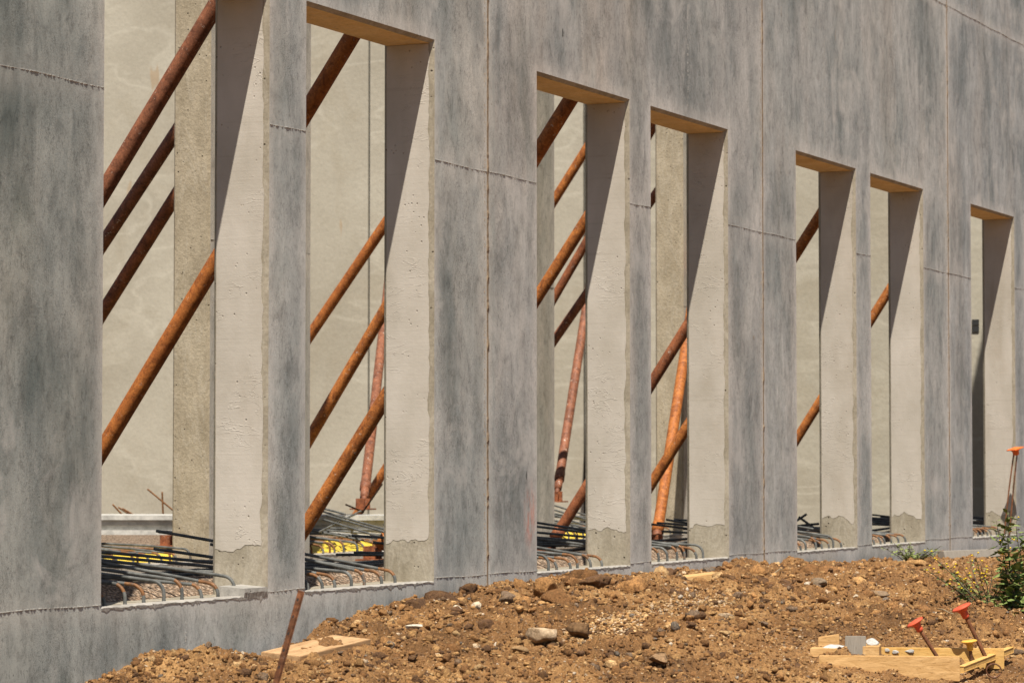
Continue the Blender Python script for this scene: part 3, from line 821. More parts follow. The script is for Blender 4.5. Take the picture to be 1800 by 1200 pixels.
# ------------------------------------------------------------------ pipe braces
def brace(foot, top, r, mat, label, wall_axis='y', jack=0.0):
    foot = Vector(foot); top = Vector(top); d = (top - foot); L = d.length; d.normalize()
    root = thing("pipe_brace", label, "pipe brace", foot, "rusty pipe braces behind the front wall")
    mb = MB(); a = foot + d * (0.10 + jack)
    n = 40; mb.tube([a + (top - d * 0.12 - a) * (i / n) for i in range(n + 1)], [r * (1 + 0.006 * random.uniform(-1, 1)) for i in range(n + 1)], 24)
    mb.tube([a, a + d * 0.10], r * 1.10, 24)
    part("pipe", mb.mesh("pipe"), root, [M[mat]], True)
    mb = MB(); mb.tube([foot + d * 0.02, foot + d * (0.14 + jack)], r * 0.55, 14)
    if jack: mb.tube([foot + d * (0.05 + jack * 0.6), foot + d * (0.11 + jack)], r * 0.86, 16)
    part("screw_jack", mb.mesh("screw_jack"), root, [M['rustC']], True)
    mb = MB(); mb.box((foot.x - 0.09, foot.y - 0.09, foot.z - 0.012), (foot.x + 0.09, foot.y + 0.09, foot.z)); 
    for sx in (-1, 1): mb.box((foot.x + sx * 0.05 - 0.006, foot.y - 0.045, foot.z), (foot.x + sx * 0.05 + 0.006, foot.y + 0.045, foot.z + 0.09))
    part("foot_plate", mb.mesh("foot_plate"), root, [M['rustB']])
    mb = MB(); mb.tube([top - d * 0.14, top - d * 0.01], r * 0.55, 14)
    if wall_axis == 'y': mb.box((top.x - 0.1, top.y - 0.012, top.z - 0.14), (top.x + 0.1, top.y, top.z + 0.14))
    else: mb.box((top.x - 0.012, top.y - 0.1, top.z - 0.14), (top.x - 0.001, top.y + 0.1, top.z + 0.14))
    part("wall_shoe", mb.mesh("wall_shoe"), root, [M['rustB']])
    return root
def brace_yz(A, B, X, r, mat, label, ywall=T):
    a = on_x(*A, X); b = on_x(*B, X); t = (b.z - a.z) / (a.y - b.y)
    fyy = a.y + (a.z + 0.085) / t
    top_z = a.z + (a.y - ywall - 0.013) * t
    return brace((X, fyy, -0.085), (X, ywall + 0.013, top_z), r, mat, label)
brace_yz((183, 335), (372, 22), 13.08, 0.045, 'rustC', "thick scuffed rusty brace slanting highest through the nearest opening")
brace_yz((183, 785), (620, 62), 14.0, 0.046, 'rustD', "orange rusty brace lowest in the nearest opening, reappearing under the second opening's head")
brace_yz((537, 925), (1000, 180), 16.2, 0.046, 'rustA', "rusty brace rising from the second opening's rebar hooks to the third opening's head")
brace_yz((945, 522), (1027, 392), 18.2, 0.040, 'rustA', "rusty brace crossing the grey strip midway up the third opening")
brace_yz((968, 957), (1207, 575), 20.9, 0.043, 'rustB', "brown brace whose foot shows at the bottom of the third opening")
brace_yz((1145, 850), (1438, 384), 22.1, 0.043, 'rustA', "brown brace crossing a steep orange one low in the fourth opening")
brace_yz((1400, 772), (1562, 512), 25.2, 0.042, 'rustA', "rusty brace low in the fifth opening, reappearing alone in the sixth")
YB = 3.57
brace_yz((183, 425), (298, 250), 16.6, 0.044, 'rustC', "dull brown brace with white flakes behind the brown pier, second from top", YB)
brace_yz((183, 545), (298, 362), 16.75, 0.044, 'rustB', "red-brown brace behind the brown pier, third from top in the nearest opening", YB)
brace_yz((543, 592), (675, 397), 20.8, 0.043, 'rustD', "bright orange brace crossing the dark joint line midway up the second opening", YB)
brace_yz((543, 772), (672, 552), 19.5, 0.044, 'rustA', "rusty brace between the upper bright orange one and the lowest one in the second opening", YB)
brace_yz((650, 868), (1027, 268), 24.75, 0.043, 'rustA', "orange brace footed beside the screw jack, second highest brace in the third opening", YB)
brace_yz((977, 518), (1027, 432), 24.95, 0.041, 'rustB', "brace tucked right under a parallel one midway in the third opening", YB)
brace_yz((977, 594), (1027, 522), 25.2, 0.042, 'rustC', "pinkish brown brace just above the steep flaking one in the third opening", YB)
def brace_far(fp, yf, tp, r, mat, label, jack):
    f = on_y(*fp, yf); t = on_x(*tp, FX - 0.002)
    return brace(f, t, r, mat, label, 'x', jack)
b1 = brace_far((638, 893), 6.0, (705, 300), 0.046, 'rustC', "steep pink-brown pipe brace ending in a screw jack beside the dark joint line", 0.20)
b2 = brace_far((977, 880), 5.0, (1065, 320), 0.045, 'rustC', "steep flaking maroon pipe brace with white patches in the third opening", 0.16)
f3 = on_z(1152, 958, -0.085); t3 = on_y(1236, 410, 3.288)
brace(f3, t3, 0.046, 'rustD', "steep smooth orange pipe brace in the fourth opening", 'y', 0.05)

# ------------------------------------------------------------------ things lying between and behind the walls
# long stack of white boards
A = at_depth(60, 905, 22.6); B = at_depth(690, 899, 22.4)
ax = Vector((B.x - A.x, B.y - A.y, 0)); Ls = ax.length; ax.normalize(); ay = Vector((-ax.y, ax.x, 0))
if ay.x < 0: ay = -ay
st = thing("board_stack", "long stack of white boards lying on the floor behind the inner wall", "board stack", (A.x, A.y, -0.1))
zt_ = A.z
for k in range(4):
    mb = MB(); h = 0.036; z1 = zt_ - k * (h + 0.002)
    c = A + ax * (Ls / 2 + 0.03 * (k % 2)) + ay * (0.32 + 0.02 * ((k * 7) % 3)); c.z = z1 - h / 2
    mb.obox(c, ax * (Ls / 2), ay * 0.32, Vector((0, 0, h / 2)))
    part("board", mb.mesh("board"), st, [M['white']])
for f in (0.1, 0.5, 0.9):
    mb = MB(); c = A + ax * Ls * f + ay * 0.36; hh = (zt_ - 4 * 0.038 + 0.1) / 2; c.z = -0.1 + hh
    mb.obox(c, ax * 0.05, ay * 0.28, Vector((0, 0, hh - 0.001)))
    part("bearer", mb.mesh("bearer"), st, [M['woodg']])
# crumpled yellow plastic sheet behind the inner sill
us = np.linspace(14.2, 24.2, 260); vs = np.linspace(0, 1, 16)
U, Vv = np.meshgrid(us, vs, indexing='ij')
yy = 3.62 + 0.55 * Vv + 0.05 * fbm(U * 2.1, Vv * 2, 3)
zz = -0.085 + 0.075 * Vv + 0.018 * fbm(U * 6, Vv * 5, 4) + 0.012 * np.abs(vnoise(U * 14, Vv * 6))
idx = np.arange(U.size).reshape(U.shape)
F = np.stack([idx[:-1, :-1], idx[1:, :-1], idx[1:, 1:], idx[:-1, 1:]], -1).reshape(-1, 4)
o = link("plastic_sheet", np_mesh("plastic_sheet", np.stack([U, yy, zz], -1).reshape(-1, 3), F), None, True, [M['sheet']])
md = o.modifiers.new("thickness", 'SOLIDIFY'); md.thickness = 0.002
tag(o, "crumpled bright yellow plastic sheet lying behind the inner wall's sill", "plastic sheet")
# loose bars
def loose_bar(P0, P1, r=0.007, label=None, group=None, rust=0.1, sag=0.0):
    P0, P1 = Vector(P0), Vector(P1); mid = (P0 + P1) / 2
    pts = [P0.lerp(P1, k / 8) - Vector((0, 0, sag * (1 - (k / 4 - 1) ** 2))) for k in range(9)]
    me = rebar_mesh("rebar_rod", [q - mid for q in pts], r, 8, lambda q, a=rust: a, 0.012)
    o = link("rebar_rod", me, None, True, [M['rebar']]); o.location = mid
    return tag(o, label, "rebar", group)
GL = "loose reinforcing bars lying between the two walls"
LL = "dark loose reinforcing bar lying in the shade between the two concrete walls"
bars = [(s0 + random.uniform(-0.3, 0.3), random.uniform(0.95, 2.1), random.uniform(1.6, 2.8), random.uniform(-16, 18), random.uniform(0.0, 0.10)) for s0 in (12.3, 12.6, 12.9, 13.2, 13.5, 13.8, 14.1, 14.5, 14.9, 15.3, 15.7, 16.1, 17.4, 17.8, 18.2, 18.6, 19.0, 19.5, 20.8, 21.2, 21.6, 22.2, 24.0, 24.4, 24.7, 25.0, 26.0, 26.3)]
for (s, y, ln, a, z) in bars:
    d = Vector((math.cos(R(a)), math.sin(R(a)), 0)) * (ln / 2); c = Vector((s, y, z - 0.07))
    loose_bar(c - d, c + d + Vector((0, 0, random.uniform(-0.01, 0.05))), 0.009, LL, GL, random.uniform(0.1, 0.5))
GB = "grey reinforcing bars fanned over the white boards"
LB = "grey bar fanned with others in front of the white boards and the third opening"
for A_, B_, d1, d2 in (((566, 898), (690, 934), 22.0, 20.2), ((570, 913), (690, 950), 21.6, 19.9), ((575, 905), (690, 939), 21.8, 20.0), ((560, 935), (634, 898), 21.0, 22.2), ((556, 890), (606, 903), 22, 21.5),
                       ((965, 885), (1040, 908), 25.5, 24.2), ((965, 893), (1040, 915), 25.3, 24.0), ((965, 902), (1040, 926), 25.0, 23.8), ((965, 912), (1040, 930), 24.8, 23.6), ((965, 922), (1040, 938), 24.5, 23.4)):
    loose_bar(at_depth(*A_, d1), at_depth(*B_, d2), 0.0075, LB, GB, 0.2)
for A_, B_, l in (((222, 912), (198, 886), "leftmost short rusty bar end sticking up behind the white boards"), ((240, 912), (208, 891), "short rusty bar leaning left behind the white boards in the nearest opening"),
                  ((248, 912), (215, 893), "lower leaning rusty bar beside two shorter ones behind the white boards"), ((306, 898), (259, 859), "long thin rusty bar leaning steeply left above the white boards"), ((287, 912), (285, 864), "upright thin rusty bar standing behind the white boards"),
                  ((672, 850), (636, 902), "thin orange bar running up to the screw jack of the steep brace"), ((640, 900), (607, 886), "small rusty bar end poking left of the steep brace foot")):
    loose_bar(at_depth(*A_, 23.4), at_depth(*B_, 23.4), 0.007, l, None, 0.9)
for A_, B_, l in (((1400, 915), (1418, 903), "short brown bar end sticking up at the left in the fifth opening"), ((1404, 908), (1440, 934), "dark bar slanting across the bottom of the fifth opening"), ((1400, 924), (1440, 920), "level dark bar low in the fifth opening")):
    loose_bar(at_depth(*A_, 23.5), at_depth(*B_, 23.5), 0.010, l, None, 0.3)

# ------------------------------------------------------------------ rubble on the soil
def ico(sub):
    bm = bmesh.new(); bmesh.ops.create_icosphere(bm, subdivisions=sub, radius=1.0)
    V = np.array([v.co[:] for v in bm.verts]); bm.verts.index_update()
    F = np.array([[v.index for v in f.verts] for f in bm.faces]); bm.free(); return V, F
I1, I2, I3 = ico(1), ico(2), ico(3)
def rock_shape(base, g, cuts=7, cmin=0.45, cmax=0.85, rough=0.08):
    V = base[0].copy()
    for _ in range(cuts):
        n = g.normal(size=3); n /= np.linalg.norm(n); d = g.uniform(cmin, cmax)
        V -= np.outer(np.maximum(V @ n - d, 0), n)
    V *= 1 + rough * g.normal(size=(len(V), 1))
    return V
TINTS = np.array([(0.30, 0.165, 0.068), (0.20, 0.105, 0.044), (0.41, 0.25, 0.11), (0.11, 0.062, 0.034), (0.50, 0.345, 0.18), (0.17, 0.125, 0.09), (0.17, 0.15, 0.13), (0.54, 0.43, 0.31), (0.60, 0.54, 0.46)])
TINTS = TINTS * np.array([1.22, 1.14, 1.04])
PROB = np.array([.27, .20, .15, .12, .09, .06, .04, .05, .02])
shapes1 = [rock_shape(I1, rng, 6) for _ in range(40)]
shapes2 = [rock_shape(I2, rng, 9, 0.45, 0.85, 0.05) for _ in range(40)]
PL = at_depth(527, 1156, (ground_hit(527, 1164) - CAM).dot(fwd))
def scatter(n, rmin, rmax, pw, shapes, base, region, tint_p=PROB, pale=None):
    (sa, sb), (ya, yb) = region
    s = rng.uniform(sa, sb, n); keep = rng.random(n) < np.minimum(1, (11.5 / (s + 1.5)) ** 1.6); s = s[keep]
    y = rng.uniform(ya, yb, len(s))
    # keep what the picture can show
    dxy = s * math.sin(YAW) - (y - CAM.y) * math.cos(YAW); dz = s * math.cos(YAW) + (y - CAM.y) * math.sin(YAW)
    ok = np.abs(dxy / dz) < 0.21
    ok &= ~((s > PL[0] - 0.05) & (s < PL[0] + 0.62) & (y > PL[1] - 0.06) & (y < PL[1] + 0.26))
    if rmax > 0.015: ok &= ~((np.abs(s - FORM[0]) < 0.62) & (np.abs(y - FORM[1]) < 0.55))
    s, y = s[ok], y[ok]; m = len(s)
    r = np.minimum(rmin * (1 - rng.random(m)) ** (-1 / pw), rmax)
    Vs, Fs, Cs = [], [], []
    nb = len(base[0]); tid = rng.choice(len(TINTS), m, p=tint_p)
    clump = vnoise(s * 1.7, y * 1.7)
    for i in range(m):
        sh = shapes[rng.integers(len(shapes))]
        a = rng.uniform(0, 6.283); ca, sa_ = math.cos(a), math.sin(a)
        v = sh * (r[i] * np.array([rng.uniform(0.8, 1.35), rng.uniform(0.7, 1.1), rng.uniform(0.55, 0.95)]))
        v = np.stack([v[:, 0]*ca - v[:, 1]*sa_, v[:, 0]*sa_ + v[:, 1]*ca, v[:, 2]], -1)
        v += np.array([s[i], y[i], ground_h(s[i], y[i]) + r[i] * rng.uniform(0.0, 0.4)])
        Vs.append(v); Fs.append(base[1] + i * nb)
        t = TINTS[tid[i]] * rng.uniform(0.8, 1.2) * (1 + 0.15 * clump[i])
        Cs.append(np.tile(np.append(t, 1.0), (nb, 1)))
    return np.concatenate(Vs), np.concatenate(Fs), np.concatenate(Cs)
def crumb(base, g, rough, lumps=14):
    """a crumbly clod: lumpy, broken, faceted"""
    V = base[0].copy(); V = V / np.linalg.norm(V, axis=1)[:, None]
    k = np.zeros(len(V))
    for q in range(lumps):
        d = g.normal(size=3); d /= np.linalg.norm(d); w = g.uniform(0.25, 0.7)
        k += g.uniform(-0.20, 0.26) * np.exp(-((1 - V @ d) / (w * w * 0.5)))
    V = V * (0.85 + k + rough * g.normal(size=len(V)))[:, None]
    for _ in range(5):
        n = g.normal(size=3); n /= np.linalg.norm(n); d = g.uniform(0.42, 0.8)
        V -= np.outer(np.maximum(V @ n - d, 0), n)
    return V
crumb1 = [crumb(I1, rng, 0.20) for _ in range(50)]
crumb2 = [crumb(I2, rng, 0.15, 24) for _ in range(50)]
crumb3 = [crumb(I3, rng, 0.10, 60) for _ in range(30)]
DIRT = np.array([.33, .26, .17, .15, .05, .025, .005, .008, .002])
DARKP = np.array([.22, .26, .10, .32, .04, .05, .005, .003, .002])
MIXP = np.array([.28, .21, .17, .14, .10, .04, .01, .04, .01])
sets = [scatter(190000, 0.0042, 0.014, 2.4, crumb1, I1, ((9.2, 24), (-3.9, -0.01)), MIXP),
        scatter(34000, 0.010, 0.027, 2.7, crumb2, I2, ((9.2, 24), (-3.9, -0.02)), DIRT),
        scatter(330, 0.026, 0.055, 2.6, crumb3, I3, ((9.2, 24), (-3.9, -0.06)), DARKP),
        scatter(110, 0.026, 0.065, 2.0, crumb3, I3, ((11.8, 16.5), (-0.8, -0.06)), DARKP)]
# fan of pale gravel spilled down the middle of the mound
gp = ground_hit(1185, 1075)
sets.append(scatter(9500, 0.0055, 0.013, 2.6, crumb1, I1, ((gp.x - 1.3, gp.x + 0.6), (gp.y - 0.16, gp.y + 0.12)), np.array([.10, .06, .20, 0, .40, .04, 0, .19, .01])))
off = 0; VV, FF, CC = [], [], []
for v, f, c in sets:
    VV.append(v); FF.append(f + off); CC.append(c); off += len(v)
VV = np.concatenate(VV); FF = np.concatenate(FF); CC = np.concatenate(CC).astype(np.float32)
me = np_mesh("rubble", VV, FF)
ca = me.color_attributes.new("tint", 'FLOAT_COLOR', 'POINT'); ca.data.foreach_set("color", CC.ravel())
rub = link("rubble", me, None, False, [M['stone']])
tag(rub, "loose clods and pebbles strewn over the brown soil", "rubble", kind="stuff")

# bigger stones one can point at
def stone(px, py, w, h, colr, label, seed, flat=1.0, cat="rock", name="rock", cuts=9, rot=None):
    g = np.random.default_rng(seed); p = ground_hit(px, py)
    dist = (p - CAM).dot(fwd); rx = w / 2 * dist / FPX; rz = h / 2 * dist / FPX
    V = (crumb(I3, g, 0.045) if cat == 'clod' else rock_shape(I3, g, cuts, 0.30, 0.75, 0.022))
    V = V / np.abs(V).max(axis=0)
    V = V * np.array([rx, rx * 0.9, rz])
    a = YAW - math.pi / 2 if rot is None else rot
    V = np.stack([V[:, 0]*math.cos(a) - V[:, 1]*math.sin(a), V[:, 0]*math.sin(a) + V[:, 1]*math.cos(a), V[:, 2]], -1)
    me = np_mesh(name, V, I3[1])
    o = link(name, me, None, False, [mat_stone_plain("rock_" + label.split()[0] + str(seed), colr)])
    o.location = (p.x, p.y, float(p.z) + rz * 0.55)
    return tag(o, label, cat)
PALE, TAN, DRK, GRY, BRN = (0.66, 0.55, 0.40), (0.50, 0.35, 0.20), (0.185, 0.105, 0.05), (0.25, 0.185, 0.125), (0.33, 0.205, 0.11)
stone(950, 1128, 58, 36, (0.58, 0.43, 0.28), "large flat tan rock lying in the middle of the soil slope", 1)
stone(840, 1072, 24, 26, PALE, "pale angular rock on the mound below the widest pier", 2)
stone(806, 1076, 22, 18, PALE, "pale rounded stone left of the angular one below the widest pier", 3)
stone(834, 1098, 32, 30, TAN, "big ochre rock just under the two pale stones on the mound", 4)
stone(733, 1108, 44, 15, (0.70, 0.62, 0.50), "whitish flat slab of stone on the slope right of the plank", 5)
stone(1000, 1066, 46, 28, BRN, "smooth brown slanted rock near the crest of the mound", 6)
stone(1018, 1116, 46, 34, DRK, "large dark brown clod with a black shadow right of the flat tan rock", 7, cat="clod", name="soil_clod")
stone(912, 1148, 36, 18, (0.40, 0.25, 0.12), "brown block-shaped stone with a shadow below the flat tan rock", 8)
stone(972, 1180, 18, 18, (0.55, 0.56, 0.55), "bluish white lump of cement near the lower edge of the photo", 9, cat="cement lump", name="cement_lump")
stone(256, 1146, 44, 38, (0.25, 0.165, 0.10), "dark crumbly clod standing against the wall at far left", 10, cat="clod", name="soil_clod")
stone(288, 1160, 24, 16, (0.62, 0.46, 0.27), "pale tan stone beside the dark clod at far left", 11)
stone(242, 1170, 28, 20, (0.42, 0.38, 0.33), "grey lump below the dark clod at far left", 12)
stone(1050, 1040, 34, 22, GRY, "dark grey rock near the top of the mound below the narrow pier", 13)
stone(920, 1062, 24, 16, GRY, "bluish grey stone on the mound under the wide pier's right edge", 14)
stone(890, 1040, 34, 24, DRK, "black-brown clod on the crest of the mound against the wide pier", 15, cat="clod", name="soil_clod")
stone(1108, 1018, 30, 18, (0.47, 0.33, 0.19), "tan boulder on the mound's crest under the third opening", 16)
stone(1440, 1030, 30, 20, GRY, "grey clod on the slope left of the small dark hollow", 17, cat="clod", name="soil_clod")
stone(1545, 1048, 40, 18, (0.26, 0.19, 0.13), "dark overhanging clod on the right slope above the formwork", 18, cat="clod", name="soil_clod")
stone(1395, 988, 14, 12, (0.80, 0.78, 0.74), "small white stone at the foot of the wall under the fifth opening", 19)
stone(1508, 972, 16, 10, (0.82, 0.80, 0.76), "white chip lying beside the sill left of the green shrub", 20, cat="chip", name="stone_chip")
stone(1503, 1052, 12, 11, (0.62, 0.50, 0.36), "pale pebble on the right slope left of the dark overhanging clod", 21)
stone(1678, 1104, 12, 8, (0.60, 0.18, 0.07), "small orange brick fragment between the two leaning orange caps", 22, cat="brick fragment", name="brick_fragment")
stone(1160, 1165, 40, 26, BRN, "brown rock in the pale gravel at the lower middle of the photo", 23)
stone(620, 1178, 36, 26, (0.50, 0.34, 0.18), "ochre clod in front of the plank near the lower edge", 24, cat="clod", name="soil_clod")
stone(695, 1170, 34, 22, DRK, "dark clod at the lower edge right of the plank's end", 25, cat="clod", name="soil_clod")

# ------------------------------------------------------------------ lumber
def lumber(name, label, cat, c, ax, ay, az, mat, marks=()):
    """a board with slightly eased edges; half-axis vectors"""
    bm = bmesh.new(); bmesh.ops.create_cube(bm, size=2.0)
    c = Vector(c)
    for v in bm.verts: v.co = ax * v.co.x + ay * v.co.y + az * v.co.z
    bmesh.ops.bevel(bm, geom=bm.edges[:], offset=0.0022, segments=2, affect='EDGES')
    me = bpy.data.meshes.new(name); bm.to_mesh(me); bm.free()
    o = link(name, me, None, False, [mat]); o.location = c
    return tag(o, label, cat)
# plank lying on the soil at the left: corner points traced on the slope
dk = (ground_hit(527, 1164) - CAM).dot(fwd)
q0, q1, q2 = at_depth(527, 1156, dk), at_depth(645, 1127, dk + 0.50), at_depth(462, 1147, dk + 0.10)
dirx = (q1 - q0); diry = (q2 - q0); L = dirx.length / 2; dirx.normalize(); diry = diry - dirx * diry.dot(dirx); W = diry.length / 2; diry.normalize(); dirz = dirx.cross(diry)
if dirz.z < 0: dirz = -dirz
Tk = 0.018; hz = Vector((0, 0, 1))
lumber("plank", "pale wooden plank half buried in soil behind the leaning rusty stake", "plank", q0 + dirx * (L * 1.06) + diry * W - dirz * Tk * 0.6, dirx * L * 1.06, diry * W, dirz * Tk, M['woodx'])
# offcut on the mound
p = ground_hit(1228, 1022)
dx_ = Vector((0.62, -0.78, 0.0)).normalized(); dx_ = (dx_ + Vector((0, 0, 0.10))).normalized(); dy_ = Vector((0.78, 0.62, 0)); dy_ = (dy_ - dx_ * dy_.dot(dx_)).normalized()
lumber("wood_offcut", "short wooden block lying on the mound under the fourth opening", "wood offcut", p + Vector((0, 0, 0.022)), dx_ * 0.115, dy_ * 0.10, dx_.cross(dy_) * 0.019, M['wood'])
# weathered board at the foot of the wall on the right
p = on_y(1703, 972, -0.22)
lumber("grey_board", "grey weathered board lying against the foot of the wall on the right", "board", (p.x, p.y, float(smooth_h(p.x, p.y)) + 0.045), Vector((0.36, -0.11, 0.0)), Vector((0.012, 0.03, 0.0)), Vector((0.0, 0.008, 0.028)), M['woodg'])

# little footing form at lower right
YB_ = Vector((0.25, -0.968, 0.0)).normalized()      # direction of the two long boards
NB = Vector((YB_.y, -YB_.x, 0))                    # their normal, towards the camera side
if NB.x > 0: NB = -NB
front_d = (ground_hit(1600, 1188) - CAM).dot(fwd)
pa, pb = at_depth(1440, 1151, front_d), at_depth(1687, 1153, front_d - 0.02)
c = (pa + pb) / 2; hh = 0.054
lumber("form_board", "front formwork board with a nail hole, its left end buried in soil", "board", c - Vector((0, 0, hh)), (pb - pa) / 2, -NB * 0.019, Vector((0, 0, hh)), M['wood'])
bd = front_d + 0.42
pc, pd = at_depth(1542, 1137, bd), at_depth(1765, 1139, bd)
lumber("form_board", "rear yellow formwork board spattered with cement behind the leaning caps", "board", (pc + pd) / 2 - Vector((0, 0, 0.046)), (pd - pc) / 2, -NB * 0.019, Vector((0, 0, 0.046)), M['woodo'])
pe_, pf = at_depth(1688, 1181, front_d + 0.02), at_depth(1776, 1146, front_d + 0.62)
lumber("wood_lath", "thin brown lath slanting from the front board's end up to the right", "lath", (pe_ + pf) / 2 + Vector((0, 0, 0.012)), (pf - pe_) / 2, Vector((0.006, -0.012, 0)), Vector((0, 0, 0.013)), M['woodo'])
pg = at_depth(1504, 1135, front_d + 0.14)
lumber("grey_board", "upright grey board stub at the left end of the formwork", "board", pg - Vector((0, 0, 0.01)), YB_ * 0.046, -NB * 0.012, Vector((0, 0, 0.055)), M['woodg'])
ph_ = at_depth(1457, 1128, front_d + 0.34)
lumber("form_board", "short tan board standing behind the cement covered block", "board", ph_ - Vector((0, 0, 0.015)), (YB_ * 0.047 + Vector((0, 0, 0.008))), -NB * 0.012, Vector((0, 0, 0.045)), M['wood'])
pi_ = at_depth(1455, 1141, front_d + 0.18)
lumber("wood_block", "flat wooden block capped with grey cement left of the upright stub", "wood block", pi_ - Vector((0, 0, 0.012)), YB_ * 0.075, -NB * 0.05, Vector((0, 0, 0.02)), M['wood'])
pj = at_depth(1533, 1143, front_d + 0.22)
lumber("wood_block", "dark brown wooden block joining the stub to the rear board", "wood block", pj, YB_ * 0.036, -NB * 0.11, Vector((0, 0, 0.026)), M['wood'])
def slop(c, rx, ry, rz, label, seed):
    g = np.random.default_rng(seed); V = crumb(I3, g, 0.06, 40) * np.array([rx, ry, rz])
    a = math.atan2(YB_.y, YB_.x); V = np.stack([V[:, 0]*math.cos(a) - V[:, 1]*math.sin(a), V[:, 0]*math.sin(a) + V[:, 1]*math.cos(a), V[:, 2]], -1)
    o = link("cement_splatter", np_mesh("cement_splatter", V, I3[1]), None, False, [M['slop']]); o.location = c
    tag(o, label, "cement")
slop(pi_ + Vector((0, 0, 0.010)) + YB_ * 0.02, 0.066, 0.045, 0.014, "rough white cement spilled on the flat wooden block", 3)
slop(pj + Vector((-0.01, 0.0, 0.036)) - YB_ * 0.0, 0.024, 0.05, 0.022, "lump of white cement between the grey stub and the rear board", 4)
for k, (a, b) in enumerate(((1560, 1142), (1573, 1145), (1597, 1144))):
    q = at_depth(a, b, bd - 0.022)
    slop(q, 0.016 + 0.005 * k, 0.004, 0.010, ("leftmost grey cement spot on the rear yellow board", "middle cement spot on the rear yellow board", "right and widest cement spot on the rear yellow board")[k], 20 + k)

# ------------------------------------------------------------------ stakes with safety caps
def capped_stake(foot, top, r, capmat, label, cap_r=0.042, square=False, mat='stake', tilt=None):
    foot, top = Vector(foot), Vector(top); d = (top - foot).normalized()
    root = thing("capped_stake", label, "stake", foot)
    part("stake", rebar_mesh("stake", [foot, foot.lerp(top, 0.5), top - d * 0.004], r, 10, lambda q: 1.0), root, [M[mat]], True)
    cd = (d + (tilt or Vector((0, 0, 0)))).normalized(); mb = MB(); b = top - cd * 0.035
    if square:
        mb.lathe(b, cd, [(r * 1.25, 0), (r * 1.7, 0.004), (r * 1.9, 0.03), (cap_r * 0.55, 0.044)], 16)
        u = cd.cross(Vector((0.3, 1, 0.1))).normalized(); v = cd.cross(u)
        mb.obox(b + cd * 0.050, u * cap_r, v * cap_r, cd * 0.006)
    else:
        k = cap_r / 0.042
        mb.lathe(b, cd, [(r * 1.3, 0), (r * 1.75, 0.002), (r * 1.9, 0.012), (0.0165 * k, 0.028), (0.022 * k, 0.036 * k), (0.031 * k, 0.042 * k), (0.0405 * k, 0.045 * k), (0.042 * k, 0.047 * k), (0.0415 * k, 0.051 * k), (0.036 * k, 0.054 * k), (0.0, 0.055 * k)], 28)
    part("safety_cap", mb.mesh("safety_cap"), root, [M[capmat]], not square)
    return root
d1 = front_d + 0.28
capped_stake(at_depth(1650, 1158, d1), at_depth(1611, 1097, d1), 0.0085, 'orange', "rusty stake leaning left under a red-orange cap inside the formwork", 0.041)
d2 = bd - 0.08
capped_stake(at_depth(1739, 1168, d2), at_depth(1693, 1073, d2), 0.009, 'orange', "taller rusty stake leaning left under a red-orange cap by the weeds", 0.045)
d3 = bd - 0.16
capped_stake(at_depth(1710, 1176, d3), at_depth(1704, 1129, d3), 0.0075, 'yellow', "short upright stake under a yellow cap beside the slanting lath", 0.036)
HX = 23.34
tp_ = on_x(1785, 792, HX); fa, fb = on_x(1765, 941, HX), on_x(1774, 941, HX)
fa.z = fb.z = 0.0
root = thing("capped_stake", "dark two-legged bar under a bright orange cap standing on the last opening's sill", "stake", (HX, fa.y, 0.0))
pts = [fa, fa.lerp(tp_ + Vector((0, 0.012, 0)), 0.55) + Vector((0, 0.004, 0)), tp_ + Vector((0, 0.014, -0.02)), tp_ + Vector((0, 0, -0.004)), tp_ + Vector((0, -0.014, -0.02)), fb.lerp(tp_ - Vector((0, 0.012, 0)), 0.55), fb]
part("bar", rebar_mesh("bar", pts, 0.0062, 8, lambda q: 0.3), root, [M['stake']], True)
cd = Vector((-0.22, 0.16, 1)).normalized(); mb = MB(); b = tp_ - cd * 0.035
mb.lathe(b, cd, [(0.020, 0), (0.024, 0.004), (0.028, 0.03), (0.040, 0.046)], 16)
u = (rgt * 0.8 + fwd * 0.6); u = (u - cd * u.dot(cd)).normalized(); v = cd.cross(u)
c4 = b + cd * 0.052; V = [c4 + cd * 0.016]
for k_, (i, j) in enumerate(((1, 1), (-1, 1), (-1, -1), (1, -1))): V += [c4 + (u * i + v * j) * 0.050 + cd * 0.003, c4 + (u * i + v * j) * 0.050 - cd * 0.004]
mb.add(V, [(0, 3, 1), (0, 5, 3), (0, 7, 5), (0, 1, 7), (1, 3, 4, 2), (3, 5, 6, 4), (5, 7, 8, 6), (7, 1, 2, 8), (2, 4, 6, 8)])
part("safety_cap", mb.mesh("safety_cap"), root, [M['orange2']])
# ring of bent bar at the foot of the taller stake
q = at_depth(1747, 1178, bd - 0.2); mb = MB()
u = rgt; w_ = Vector((0, 0, 1))
mb.tube([q + (u * math.cos(a) * 0.033 + w_ * (math.sin(a) * 0.030)) for a in np.linspace(0.1, 2 * math.pi - 0.4, 28)], 0.0035, 8)
me = mb.mesh("wire_ring"); me.transform(Matrix.Translation(-q))
o = link("wire_ring", me, None, True, [M['stake']]); o.location = q
tag(o, "ring of bent rusty wire at the foot of the taller capped stake", "wire ring")
